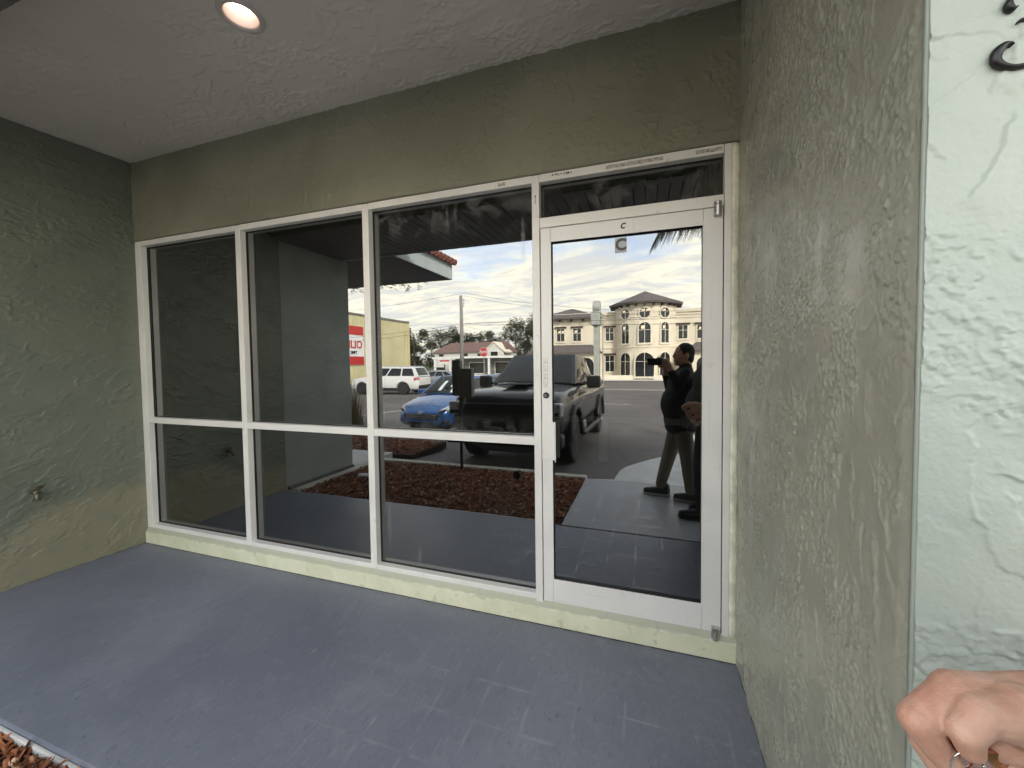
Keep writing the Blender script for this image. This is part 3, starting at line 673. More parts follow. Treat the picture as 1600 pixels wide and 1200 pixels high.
for z0_, z1_, nm in ((2.178, 2.247, 'top'), (.098, .166, 'bot')):
    b = MB(); zc = (z0_ + z1_) / 2
    if nm == 'top': b.lathe([(.0001, z0_), (.017, z0_), (.0185, z0_ + .003), (.0185, z1_ - .017), (.0150, z1_ - .0155), (.0185, z1_ - .013), (.0185, z1_ - .002), (.016, z1_), (.0001, z1_)], (.886, -.016, 0), 'Z', 24)
    else: b.lathe([(.0001, z0_), (.013, z0_ + .002), (.018, z0_ + .014), (.018, z1_ - .001), (.0001, z1_)], (.886, -.013, 0), 'Z', 20)
    b.build('pivot_hinge', M_CHROME, door, smooth=False)
RX = Matrix.Rotation(R(90), 4, 'X')
text_mesh('c', .060, .0004, 'letter', M_BLACK, door, Matrix.Translation((.442, -.0034, 2.193)) @ RX, .25, .001)
b = MB(); b.box(.402, .0192, 2.058, .462, .0199, 2.135); b.build('letter_patch', M_DECALBG, door)
text_mesh('C', .082, .0004, 'letter', M_DECAL, door, Matrix.Translation((.433, .0186, 2.097)) @ RX, 0, .003)
# ghost of a removed vertical sticker on the latch stile
b = MB(); 
for k in range(4):
    zc = 1.49 - k * .043
    for q in ((.014, zc - .019, .016, zc + .019), (.036, zc - .019, .038, zc + .019), (.014, zc + .017, .038, zc + .019), (.017 + .004 * (k % 2), zc - .004, .034, zc - .001), (.022, zc - .012, .025, zc + .012)): b.box(q[0], -.0034, q[1], q[2], -.0031, q[3])
b.build('sticker_ghost', M_RES, door)
b = MB(); b.box(.06, .075, 1.150, .87, .105, 1.182); b.box(.07, .042, 1.15, .10, .08, 1.182); b.box(.82, .042, 1.15, .85, .08, 1.182); b.build('push_bar', M_PUSH, door, bevel=.004); b = MB(); b.box(.303, .108, .926, .350, .114, 1.15); b.build('bar_plate', M_PUSH, door)

# ------------------------------------------------------------------ ceiling downlight (lit)
lx, ly = -1.280, -.680
lamp = thing('recessed_ceiling_light', 'round lit recessed light with a white trim ring in the porch ceiling', 'ceiling light', (lx, ly, ZC))
M_TRIM = simple('white_trim', (.62, .56, .53), .3, 0, .05)
tb = NT('lit_baffle'); tb.bsdf((.55, .42, .36), .35); M_BAF = tb.m
em = NT('lamp_glow'); e = em.n('ShaderNodeEmission'); e.inputs[0].default_value = (1, .90, .82, 1); e.inputs[1].default_value = .9; em.t.links.new(e.outputs[0], em.o.inputs[0])
b = MB(); n = 40; rings = []
for r, h in ((.098, -.001), (.097, -.009), (.088, -.013), (.074, -.010), (.070, -.002)): rings.append([(r * math.cos(2 * math.pi * k / n), r * math.sin(2 * math.pi * k / n), h) for k in range(n)])
b.loft(rings, True, False); b.build('trim_ring', M_TRIM, lamp, smooth=True)
b = MB(); rings = []
for r, h in ((.070, -.003), (.068, .03), (.060, .10)): rings.append([(r * math.cos(2 * math.pi * k / n), r * math.sin(2 * math.pi * k / n), h) for k in range(n)])
b.loft(rings, True, False); b.build('baffle', M_BAF, lamp, smooth=True)
b = MB(); b.lathe([(.0001, .034), (.026, .036), (.042, .045), (.045, .07), (.022, .12)], (0, 0, 0), 'Z', 24); b.build('bulb', em.m, lamp, smooth=True)
ld = bpy.data.lights.new('downlight', 'SPOT'); ld.energy = 1.3; ld.color = (1, .82, .66); ld.spot_size = R(120); ld.spot_blend = .8; ld.shadow_soft_size = .04
lo = bpy.data.objects.new('downlight', ld); COL.objects.link(lo); lo.parent = lamp; lo.location = (0, 0, -.03)
# open the ceiling over the lamp (real hole)
cut = MB(); cut.lathe([(.072, -.05), (.072, .3)], (lx, ly, ZC), 'Z', 32); cut = cut.build('cut', M_CEIL)
bo = ce.modifiers.new('b', 'BOOLEAN'); bo.object = cut; bo.operation = 'DIFFERENCE'; bo.solver = 'EXACT'
bpy.context.view_layer.update(); bake(ce); bpy.data.objects.remove(cut)
b = MB(); b.lathe([(.09, .125), (.09, .2)], (0, 0, 0), 'Z', 20); b.build('housing', M_BLACK, lamp)

# ------------------------------------------------------------------ hose bib on the left wall
M_BRASS = simple('tarnished_brass', (.16, .145, .11), .45, .8, .3, 50)
tapx = XL + math.tan(.0717) * -.606
tap = thing('hose_tap', 'small tarnished garden hose tap low on the left porch wall', 'tap', (tapx, -.606, .62))
b = MB(); b.lathe([(.03, .0), (.03, .004), (.014, .006), (.012, .03), (.018, .032), (.018, .052), (.01, .056)], (0, 0, 0), 'X', 16); b.tube([(.045, 0, 0), (.062, -.004, -.012), (.070, -.008, -.036)], [.013, .013, .012], 12)
b.lathe([(.017, -.05), (.017, -.034), (.013, -.032)], (.070, -.008, 0), 'Z', 12); b.tube([(.045, 0, 0), (.05, 0, .034)], [.012, .009], 10); b.build('body', M_BRASS, tap, smooth=False)
b = MB(); b.tube([(.052, -.03, .042), (.052, 0, .038), (.052, .03, .042)], [.007, .0085, .007], 8); b.tube([(.05, 0, .03), (.052, 0, .044)], .006, 8); b.build('handle', M_BRASS, tap, smooth=True)

# ------------------------------------------------------------------ house number 3 on the pillar
yN = YP - .0085
num = MB()
def stroke(pts, rads, n=10, flat=.55):
    """rounded flat letter stroke"""
    pts = [Vector((p[0], 0, p[1])) for p in pts]; rings = []
    for i, p in enumerate(pts):
        d = (pts[min(i + 1, len(pts) - 1)] - pts[max(i - 1, 0)]).normalized(); q = Vector((-d.z, 0, d.x)); r = rads[i]
        rings.append([p + q * r * math.cos(a) + Vector((0, -1, 0)) * (.006 + .006 * math.sin(a)) for a in [2 * math.pi * k / n for k in range(n)]])
    num.loft([[tuple(v) for v in r] for r in rings])
def spl(P, m_=6):
    out_ = []
    for i in range(len(P) - 1):
        p0 = P[max(i - 1, 0)]; p1 = P[i]; p2 = P[i + 1]; p3 = P[min(i + 2, len(P) - 1)]
        for k in range(m_):
            t = k / m_; out_.append(tuple(.5 * (2 * p1[j] + (p2[j] - p0[j]) * t + (2 * p0[j] - 5 * p1[j] + 4 * p2[j] - p3[j]) * t * t + (3 * p1[j] - p0[j] - 3 * p2[j] + p3[j]) * t ** 3) for j in range(len(p1))))
    out_.append(P[-1]); return out_
# coordinates relative to lower left terminal, metres: (x, z, half width)
low_s = spl([(.0205, .030, .0005), (.018, .033, .0022), (.0115, .0325, .0052), (.0045, .024, .0068), (.004, .013, .0062), (.012, .004, .0044), (.026, -.001, .0034), (.045, .001, .0036), (.064, .010, .0055), (.075, .026, .0078), (.074, .044, .0074), (.064, .056, .005), (.050, .0625, .0030), (.034, .0635, .0026), (.0275, .0625, .0022), (.025, .0600, .0006)])
stroke([(p[0], p[1]) for p in low_s], [max(p[2], .0004) for p in low_s])
up_s = spl([(.050, .0625, .0022), (.063, .073, .0045), (.068, .088, .0062), (.062, .103, .0054), (.048, .113, .0034), (.033, .112, .0026), (.022, .104, .0026), (.0165, .095, .0034), (.0155, .087, .0052), (.0195, .0815, .0040), (.024, .082, .0005)])
stroke([(p[0], p[1]) for p in up_s], [max(p[2], .0004) for p in up_s])
no = num.build('house_number', M_BLACK, None, smooth=True, loc=(1.050, yN, 1.9105)); tag(no, 'black metal numeral 3 fixed to the pale green pillar', 'number sign')

# ------------------------------------------------------------------ vehicles
def paint(name, col, rough=.45, metal=.2, coat=1.): return simple(name, col, rough, metal, .04, 3, coat=coat)
M_PBLACK = paint('black_car_paint', (.003, .003, .004), .6, 0., .7)
M_PBLUE = paint('blue_car_paint', (.035, .12, .33), .3, .45)
M_PWHITE = paint('white_car_paint', (.62, .62, .60), .35, .0)
M_PGREY = paint('silver_car_paint', (.22, .24, .27), .35, .5)
M_CGLASS = simple('car_window_glass', (.008, .010, .010), .03, 0, 0, spec=.55)
M_TYRE = simple('tyre_rubber', (.014, .014, .014), .75)
M_RIM = simple('alloy_rim', (.16, .16, .165), .3, .8)
M_TRIMB = simple('black_plastic_trim', (.012, .012, .013), .5)
M_LAMPG = simple('headlight_lens', (.55, .57, .58), .12, .4, .3, 25)
M_RED = simple('red_lens', (.35, .02, .02), .2)
M_PAPER = simple('white_paper', (.62, .72, .70), .7)
M_CHR = simple('chrome_trim', (.75, .75, .76), .12, 1.)

def ring(w, zb, zs, zt, y):
    h = zs - zb
    half = [(0, zb), (.7 * w, zb), (.93 * w, zb + .06 * h + .01), (w, zb + .32 * h), (.995 * w, zb + .66 * h), (.955 * w, zs - .01), (.84 * w, zs + (zt - zs) * .45), (.45 * w, zs + (zt - zs) * .92), (0, zt)]
    return [(x, y, z) for x, z in half] + [(-x, y, z) for x, z in half[-2:0:-1]]
def wheel(par, x, y, r, wd, side, spokes=6, rimm=None):
    w_ = bpy.data.objects.new('wheel', None); COL.objects.link(w_); w_.parent = par; w_.location = (x, y, r); w_.empty_display_size = .1
    s = side
    b = MB(); b.lathe([(r * .62, -wd / 2), (r * .93, -wd / 2), (r, -wd / 2 + .03), (r, wd / 2 - .03), (r * .93, wd / 2), (r * .62, wd / 2)], (0, 0, 0), 'X', 28)
    n = 28
    b.build('tyre', M_TYRE, w_, smooth=False)
    b = MB(); b.lathe([(r * .635, s * (wd / 2 - .01)), (r * .60, s * (wd / 2 + .006)), (r * .56, s * (wd / 2 - .03)), (.02, s * (wd / 2 - .06))], (0, 0, 0), 'X', 28)
    for k in range(spokes):
        a = 2 * math.pi * k / spokes; M_ = Matrix.Rotation(a, 3, 'X'); b.obox(M_ @ Vector((s * (wd / 2 - .02), 0, r * .31)), (.03, r * .13, r * .58), M_)
    b.lathe([(r * .13, s * (wd / 2 - .05)), (r * .12, s * (wd / 2 + .004)), (.001, s * (wd / 2 + .004))], (0, 0, 0), 'X', 14)
    b.build('rim', rimm or M_RIM, w_, smooth=False)
    return w_
def patch(P, nu=6, nv=6, bulge=0., off=0., u0=0, u1=1, v0=0, v1=1, th=0.):
    """bilinear patch (P00,P10,P11,P01) bulged outwards"""
    P = [Vector(p) for p in P]; N = (P[1] - P[0]).cross(P[3] - P[0]).normalized(); vs = []
    for j in range(nv + 1):
        for i in range(nu + 1):
            u = u0 + (u1 - u0) * i / nu; v = v0 + (v1 - v0) * j / nv
            p = (P[0] * (1 - u) + P[1] * u) * (1 - v) + (P[3] * (1 - u) + P[2] * u) * v
            vs.append(p + N * (bulge * 16 * u * (1 - u) * v * (1 - v) * .5 + bulge * 2 * u * (1 - u) + off))
    fs = [(j * (nu + 1) + i, j * (nu + 1) + i + 1, (j + 1) * (nu + 1) + i + 1, (j + 1) * (nu + 1) + i) for j in range(nv) for i in range(nu)]
    return vs, fs
def car(name, label, cat, loc, rz, S, cab, M_P, wheels, spokes=6, group=None, tilt=0., rimm=None):
    """S: stations (y,w,zb,zs,zt); cab: base front y,w,z / top front y,w,z / top rear / base rear"""
    c = thing(name, label, cat, loc, rz, group); c.rotation_euler = (tilt, 0, rz)
    b = MB(); b.loft([ring(w, zb, zs, zt, y) for y, w, zb, zs, zt in S]); o = b.build('body', M_P, c, smooth=True)
    sb = o.modifiers.new('s', 'SUBSURF'); sb.levels = 2; sb.render_levels = 2; bpy.context.view_layer.update(); bake(o)
    r, wx, wd, ys_ = wheels; cuts = []
    for y in ys_:
        for s in (-1, 1):
            q = MB(); q.lathe([(r * 1.17, s * (wx - wd)), (r * 1.17, s * (wx + .4))], (0, y, r * 1.02), 'X', 32); q = q.build('cut', M_TRIMB); q.parent = c; cuts.append(q)
            mo = o.modifiers.new('b', 'BOOLEAN'); mo.object = q; mo.operation = 'DIFFERENCE'; mo.solver = 'EXACT'
    bpy.context.view_layer.update(); bake(o)
    for q in cuts: bpy.data.objects.remove(q)
    o.data.set_sharp_from_angle(angle=R(45)); wn_ = o.modifiers.new('n', 'WEIGHTED_NORMAL'); wn_.keep_sharp = True; wn_.weight = 80; bpy.context.view_layer.update(); bake(o)
    for y in ys_:
        for s in (-1, 1): wheel(c, s * (wx - wd / 2), y, r, wd, s, spokes, rimm)
    (bf, tf, tr, br) = cab
    A, B_ = (bf[1], bf[0], bf[2]), (-bf[1], bf[0], bf[2]); C_, D_ = (-tf[1], tf[0], tf[2]), (tf[1], tf[0], tf[2])
    E_, F_ = (tr[1], tr[0], tr[2]), (-tr[1], tr[0], tr[2]); G_, H_ = (br[1], br[0], br[2]), (-br[1], br[0], br[2])
    ws = (A, B_, C_, D_); rw = (H_, G_, E_, F_); rs = (G_, A, D_, E_); ls = (B_, H_, F_, C_); rf_ = (D_, C_, F_, E_)
    g = MB()
    for q, bl in ((ws, .05), (rw, .04), (rs, .03), (ls, .03), (rf_, .04)): g.add(*patch(q, 8, 8, bl))
    g.build('roof', M_P, c, smooth=False).data.polygons.foreach_set('use_smooth', [True] * 320)
    for nm, q, bl, (u0, u1, v0, v1) in (('windscreen', ws, .05, (.05, .95, .02, .93)), ('rear_window', rw, .04, (.08, .92, .1, .9))):
        g = MB(); g.add(*patch(q, 8, 8, bl, .006, u0, u1, v0, v1)); g.build(nm, M_CGLASS, c, smooth=True)
    for q, rev in ((rs, 0), (ls, 1)):
        for u0, u1 in ((.06, .30), (.33, .60), (.63, .93)):
            if rev: u0, u1 = 1 - u1, 1 - u0
            g = MB(); g.add(*patch(q, 3, 4, .03, .006, u0, u1, .08, .86)); g.build('side_window', M_CGLASS, c, smooth=True)
    return c, o
def on_body(c, body, name, poly, mat, off=.008, dirn='Y', n=10):
    """a polygon projected on to the bodywork"""
    b = MB(); P = [Vector(p) for p in poly]
    b.add(*patch(P, n, max(3, n // 2))); o = b.build(name, mat, c, smooth=True)
    sw = o.modifiers.new('w', 'SHRINKWRAP'); sw.target = body; sw.wrap_method = 'NEAREST_SURFACEPOINT'; sw.wrap_mode = 'OUTSIDE_SURFACE'; sw.offset = off
    so = o.modifiers.new('t', 'SOLIDIFY'); so.thickness = .012; so.offset = 0
    bpy.context.view_layer.update(); return bake(o)
def mirrorm(c, x, y, z, m_, sx=.10, sz=.09):
    for s in (-1, 1):
        b = MB(); b.box(s * x - sx, y - .05, z - sz, s * x + sx, y + .07, z + sz); o_ = b.build('mirror', m_, c, bevel=.035, seg=4); b = MB(); b.tube([(s * (x - sx), y, z - .03), (s * (x - sx - .14), y - .01, z - .07)], .025, 6); b.build('mirror_arm', m_, o_, smooth=True)

# black pick-up
S = [(2.95, .78, .62, 1.02, 1.05), (2.90, .93, .52, 1.14, 1.18), (2.72, .97, .48, 1.20, 1.25), (2.2, .985, .46, 1.23, 1.30), (1.25, .985, .46, 1.27, 1.36), (.6, .98, .46, 1.28, 1.34),
     (-.9, .98, .46, 1.28, 1.34), (-1.1, .98, .46, 1.36, 1.37), (-2.7, .98, .50, 1.38, 1.39), (-2.88, .95, .55, 1.36, 1.37), (-2.92, .88, .62, 1.25, 1.28)]
trk, tb_ = car('pickup_truck', 'black pickup truck parked nose in towards the mulch bed', 'truck', (-1.62, -6.42, gz(-6.42) + .02), 0., S,
    ((1.28, .86, 1.33), (.42, .70, 1.93), (-.82, .70, 1.91), (-1.12, .86, 1.35)), M_PBLACK, (.42, .99, .30, (1.98, -1.50)), 6, tilt=R(1.7))
b = MB(); b.box(-.80, 2.955, .66, .80, 2.985, 1.06); b.build('grille', M_TRIMB, trk, bevel=.02)
for z in (.72, .80, .88, .96, 1.02): b = MB(); b.box(-.74, 2.98, z, .74, 3.0, z + .022); b.build('grille_bar', M_BLACK, trk, bevel=.004)
for s in (-1, 1):
    b = MB(); b.box(s * .72, 2.80, .86, s * .955, 2.985, 1.08); b.build('headlight', M_LAMPG, trk, bevel=.03)
    b = MB(); b.box(s * .755, 2.98, .88, s * .93, 2.995, .94); b.build('lamp_surround', M_TRIMB, trk, bevel=.01)
    b = MB(); b.lathe([(.05, 3.03), (.055, 3.05), (.001, 3.055)], (s * .70, 0, .52), 'Y', 16); b.build('fog_light', M_LAMPG, trk)
b = MB(); b.box(-.98, 2.80, .40, .98, 3.06, .62); b.build('bumper', M_TRIMB, trk, bevel=.05)
b = MB(); b.box(-.52, 3.058, .555, .52, 3.07, .580); b.build('bumper_strip', M_CHR, trk)
b = MB(); b.add([(-.6, 2.98, .42), (.6, 2.98, .42), (.45, 2.6, .22), (-.45, 2.6, .22), (-.6, 2.9, .44), (.6, 2.9, .44), (.45, 2.55, .26), (-.45, 2.55, .26)], [(0, 1, 2, 3), (4, 7, 6, 5), (0, 4, 5, 1), (2, 6, 7, 3), (1, 5, 6, 2), (3, 7, 4, 0)]); b.build('skid_plate', M_PGREY, trk)
for s in (-1, 1):
    for y in (1.98, -1.50):
        b = MB(); pts_ = [(s * 1.0, y + .52 * math.cos(a), .43 + .52 * math.sin(a)) for a in [math.pi * k / 14 for k in range(15)]]; b.tube(pts_, .045, 8); b.build('wheel_flare', M_TRIMB, trk, smooth=True)
    b = MB(); b.tube([(s * .99, 1.35, .42), (s * 1.02, 1.2, .40), (s * 1.02, -.75, .40), (s * .99, -.9, .42)], .05, 8); b.build('side_step', M_TRIMB, trk, smooth=True)
    b = MB(); b.box(s * .984, .02, .98, s * 1.005, .16, 1.01); b.build('door_handle', M_TRIMB, trk, bevel=.006)
mirrorm(trk, 1.16, .95, 1.36, M_TRIMB, .13, .12)
b = MB(); b.box(-.22, 1.5, 1.335, .22, 2.5, 1.35); b.build('bonnet_bulge', M_PBLACK, trk, bevel=.03)
b = MB(); b.tube([(-.5, 1.27, 1.36), (.1, 1.18, 1.42)], .012, 6); b.tube([(.1, 1.27, 1.36), (.62, 1.18, 1.42)], .012, 6); b.build('wiper', M_TRIMB, trk)

# blue hatchback
S = [(2.16, .50, .26, .42, .46), (2.11, .70, .20, .60, .63), (1.95, .83, .18, .70, .75), (1.55, .885, .18, .80, .88), (1.0, .89, .18, .88, 1.00), (.5, .89, .18, .93, 1.0), (-.8, .89, .18, .98, 1.02), (-1.7, .88, .2, 1.0, 1.03), (-2.05, .82, .26, .98, 1.0), (-2.15, .66, .4, .88, .9)]
blu, bb_ = car('hatchback_car', 'blue hatchback parked facing the shop beside the black pickup', 'car', (-5.02, -8.72, gz(-8.72) + .01), R(3), S,
    ((1.08, .77, .965), (.25, .58, 1.46), (-1.45, .57, 1.44), (-2.02, .74, 1.0)), M_PBLUE, (.325, .885, .22, (1.32, -1.30)), 5)
on_body(blu, bb_, 'grille', [(-.50, 2.2, .40), (.50, 2.2, .40), (.58, 2.2, .56), (-.58, 2.2, .56)], M_TRIMB, .010)
for z in (.42, .47, .52): on_body(blu, bb_, 'grille_bar', [(-.46, 2.22, z), (.46, 2.22, z), (.46, 2.22, z + .012), (-.46, 2.22, z + .012)], M_PGREY, .022)
on_body(blu, bb_, 'lower_intake', [(-.52, 2.2, .24), (.52, 2.2, .24), (.44, 2.2, .33), (-.44, 2.2, .33)], M_TRIMB, .010)
for s in (-1, 1):
    on_body(blu, bb_, 'headlight', [(s * .50, 2.2, .585), (s * .86, 1.80, .60), (s * .86, 1.62, .76), (s * .55, 2.1, .665)], M_LAMPG, .012)
    on_body(blu, bb_, 'headlight_rim', [(s * .52, 2.2, .60), (s * .70, 2.05, .60), (s * .70, 2.0, .64), (s * .56, 2.12, .645)], M_TRIMB, .02)
    on_body(blu, bb_, 'fog_light', [(s * .62, 2.15, .30), (s * .78, 2.0, .30), (s * .78, 2.0, .38), (s * .64, 2.12, .37)], M_TRIMB, .010)
mirrorm(blu, 1.0, .72, 1.0, M_PBLUE, .10, .075)
bd_ = MB(); t_ = [2 * math.pi * k / 24 for k in range(25)]; bd_.tube([(.085 * math.cos(a), 0, .045 * math.sin(a)) for a in t_], .008, 6, False)
bd_.tube([(-.035, 0, -.03), (-.022, 0, .03)], .008, 6); bd_.tube([(.022, 0, -.03), (.035, 0, .03)], .008, 6); bd_.tube([(-.03, 0, -.008), (.03, 0, .008)], .007, 6)
bd_.build('badge', M_CHR, blu, smooth=True, loc=(0, 2.185, .575))
for (u0, u1, v0, v1) in ((.58, .66, .12, .62), (.38, .42, .30, .80), (.16, .36, .05, .28)):
    ws = ((.77, 1.08, .965), (-.77, 1.08, .965), (-.58, .25, 1.46), (.58, .25, 1.46)); g = MB(); g.add(*patch(ws, 3, 3, .05, .010, u0, u1, v0, v1)); g.build('windscreen_paper', M_PAPER, blu)
b = MB(); b.tube([(-.5, 1.06, 1.0), (.05, .98, 1.03)], .012, 6); b.tube([(.05, 1.08, 1.0), (.6, .96, 1.03)], .012, 6); b.build('wiper', M_TRIMB, blu)
b = MB(); b.box(-.25, 2.185, .37, .25, 2.20, .47); 

# white SUV, side on
S = [(2.45, .60, .35, .75, .80), (2.38, .85, .25, .95, 1.0), (1.9, .96, .24, 1.03, 1.10), (1.1, .985, .24, 1.10, 1.17), (.3, .985, .24, 1.12, 1.16), (-1.4, .985, .24, 1.14, 1.17), (-2.2, .97, .26, 1.12, 1.15), (-2.42, .90, .30, 1.05, 1.08), (-2.46, .75, .42, .95, 1.0)]
suv, sb_ = car('suv_car', 'white SUV seen side on at the far side of the lot', 'car', (-15.6, -19.2, gz(-19.2) + .01), R(84), S,
    ((1.15, .88, 1.12), (.35, .72, 1.74), (-2.05, .70, 1.72), (-2.38, .86, 1.12)), M_PWHITE, (.38, .985, .26, (1.5, -1.42)), 5)
for s in (-1, 1):
    on_body(suv, sb_, 'tail_light', [(s * .80, -2.5, .92), (s * .98, -2.15, .90), (s * .98, -2.15, 1.06), (s * .80, -2.5, 1.08)], M_RED, .012)
    b = MB(); b.box(s * .95, -1.1, .24, s * 1.0, 1.15, .42); b.build('sill_cladding', M_TRIMB, suv, bevel=.02)
    b = MB(); b.tube([(s * .66, .3, 1.78), (s * .66, -2.0, 1.77)], .02, 6); b.build('roof_rail', M_CHR, suv)
on_body(suv, sb_, 'rear_bumper', [(-.9, -2.5, .32), (.9, -2.5, .32), (.9, -2.5, .58), (-.9, -2.5, .58)], M_TRIMB, .03)
mirrorm(suv, 1.08, .85, 1.16, M_PWHITE, .12, .09)
# distant silver saloon
S = [(2.3, .6, .3, .6, .64), (2.2, .82, .22, .72, .76), (1.2, .90, .2, .86, .93), (.5, .9, .2, .9, .95), (-1.2, .9, .2, .95, 1.0), (-2.1, .88, .22, .96, 1.02), (-2.35, .7, .4, .85, .9)]
sed, q_ = car('saloon_car', 'small silver saloon parked beyond the white SUV near the road', 'car', (-16.9, -27.0, gz(-27)), R(70), S,
    ((1.1, .76, .9), (.3, .58, 1.42), (-1.0, .56, 1.40), (-1.75, .74, .98)), M_PGREY, (.32, .9, .2, (1.35, -1.35)), 5)

# ------------------------------------------------------------------ post with grey box in the bed
M_BOX = simple('grey_metal_box', (.17, .165, .15), .5, .2, .1, 8)
bx_ = thing('meter_box', 'grey metal box on a thin dark post at the back of the mulch bed', 'utility box', (-1.95, -2.70, -.03))
b = MB(); b.box(-.11, -.03, 1.06, .02, .05, 1.56); b.build('cabinet', M_BOX, bx_, bevel=.008)
b = MB(); b.box(.03, -.04, 1.04, .20, .06, 1.44); b.build('cabinet', M_BOX, bx_, bevel=.008)
b = MB(); b.tube([(0, 0, -.1), (0, 0, 1.5)], .022, 8); b.build('post', M_BLACK, bx_)
b = MB(); b.tube([(.06, -.0, .95), (.06, 0, 1.06)], .015, 6); b.tube([(.06, 0, .95), (.0, 0, .85)], .015, 6); b.build('conduit', M_BOX, bx_)
# landscape lamp and flat stone in the bed
sp_ = thing('garden_spotlight', 'low dark garden spotlight in the mulch bed near the walkway', 'garden light', (-1.02, -2.45, -.03))
b = MB(); b.tube([(0, 0, -.03), (0, 0, .06)], .012, 8); b.build('spike', M_BLACK, sp_)
b = MB(); b.lathe([(.03, -.06), (.045, .05), (.05, .06), (.042, .055)], (0, 0, .09), 'Y', 14); b.build('lamp_head', M_BLACK, sp_)
st = MB(); st.add([(-.12, -.05, 0), (.13, -.09, 0), (.16, .06, 0), (-.05, .10, 0), (-.11, -.04, .03), (.12, -.08, .035), (.15, .05, .04), (-.05, .09, .03)], [(0, 3, 2, 1), (4, 5, 6, 7), (0, 1, 5, 4), (1, 2, 6, 5), (2, 3, 7, 6), (3, 0, 4, 7)])
tag(st.build('flat_stone', M_CONC, None, bevel=.006, loc=(-3.05, -2.02, -.02)), 'pale flat stone lying on the mulch near the side wall', 'stone')

# ------------------------------------------------------------------ planting
def leafmat(name, a, b_):
    t = NT(name); v = t.co(); n = t.noise(v, 1.1, 3); c = t.mix(t.mr(n, .35, .65), a, b_)
    pr = t.bsdf(c, .6); tr = t.n('ShaderNodeBsdfTranslucent'); t.t.links.new(c, tr.inputs[0]); mx = t.n('ShaderNodeMixShader'); mx.inputs[0].default_value = .3
    t.t.links.new(pr.outputs[0], mx.inputs[1]); t.t.links.new(tr.outputs[0], mx.inputs[2]); t.t.links.new(mx.outputs[0], t.o.inputs[0]); return t.m
M_L1 = leafmat('oak_leaves', (.035, .045, .022), (.075, .085, .04)); M_L2 = leafmat('grey_green_leaves', (.06, .065, .045), (.10, .10, .065)); M_L3 = leafmat('dark_pine_leaves', (.02, .032, .018), (.045, .06, .03))
M_BARK = simple('bark', (.09, .075, .06), .9, 0, .25, 8, .01, 30)
M_STRAW = leafmat('dry_grass_blades', (.10, .085, .04), (.18, .13, .06))
def tree(loc, h, rad, nl, mat, label, seed, cat='tree', group=None, crown0=.35, lsize=.32, name='broadleaf_tree', loose=.0):
    rnd = random.Random(seed); t = thing(name, label, cat, loc, rnd.uniform(0, 6), group)
    b = MB(); tip = Vector((rnd.uniform(-.1, .1) * h, rnd.uniform(-.1, .1) * h, h * .8)); tr0 = .02 * h + .05
    b.tube([(0, 0, -.3), tuple(tip * .3 + Vector((.02 * h, 0, 0))), tuple(tip * .65), tuple(tip)], [tr0 * 1.25, tr0, tr0 * .6, tr0 * .15], 8)
    clumps = []
    for k in range(max(7, int(rad * 3.2))):
        a = rnd.uniform(0, 6.28); zz_ = rnd.uniform(crown0, 1.0); rr_ = rad * math.sqrt(rnd.random()) * (1 - .55 * max(0, (zz_ - .6) / .4) ** 1.5); c = Vector((rr_ * math.cos(a), rr_ * math.sin(a), zz_ * h * .93)); clumps.append((c, rnd.uniform(.22, .42) * rad))
        s0 = tip * min(.95, zz_ * .75); b.tube([tuple(s0), tuple((s0 + c) / 2 + Vector((0, 0, .04 * h))), tuple(c)], [tr0 * .35, tr0 * .22, tr0 * .08], 5)
    b.build('trunk', M_BARK, t, smooth=True)
    L = MB()
    for i in range(nl):
        c, r_ = clumps[rnd.randrange(len(clumps))]; d = Vector((rnd.gauss(0, 1), rnd.gauss(0, 1), rnd.gauss(0, .8))); d = d.normalized() * r_ * rnd.random() ** .4 * (1 + loose * rnd.random())
        p = c + d; s_ = lsize * rnd.uniform(.5, 1.2); q = Matrix.Rotation(rnd.uniform(0, 6.28), 3, 'Z') @ Matrix.Rotation(rnd.uniform(-1.3, 1.3), 3, 'X'); w_ = rnd.uniform(.3, .6)
        L.add([p + q @ Vector(v) * s_ for v in ((-.5, 0, 0), (0, -w_ / 2, .06), (.5, 0, 0), (.05, w_ / 2, .04))], [(0, 1, 2, 3)])
    L.build('crown', mat, t); return t
rnd = random.Random(11)
# trees behind the house and lot
specs = [(-62, -86, 9.5, 4.6, M_L1, 'dark leafy tree at the left end behind the yellow building'), (-57, -84, 12.2, 4.2, M_L1, 'taller dark tree just right of the yellow building corner'),
         (-51, -88, 10.6, 5.0, M_L2, 'rounded grey green tree behind the left end of the white house'), (-45.5, -86, 11.0, 4.4, M_L3, 'dark evergreen behind the utility pole'),
         (-40, -90, 10.6, 4.8, M_L1, 'leafy tree behind the middle of the red roof'), (-35, -86, 11.0, 4.4, M_L2, 'thin grey green tree behind the stop sign'), (-30.0, -88, 12.2, 5.0, M_L1, 'tall leafy tree behind the gable'),
         (-24.5, -84, 12.5, 4.6, M_L2, 'tall loose tree right of the white gable'), (-18.8, -82, 11.5, 4.4, M_L1, 'leafy tree beside the window mullion at the right of the grove'), (-13.5, -90, 9.0, 4.2, M_L3, 'dark tree between the grove and the cream building')]
for i, (x, y, h, r_, mt, lab) in enumerate(specs):
    tree((x, y, -1.0), h + .3, r_, 5600, mt, lab, 20 + i, group='trees beyond the houses', crown0=.10, lsize=.60, loose=.35)
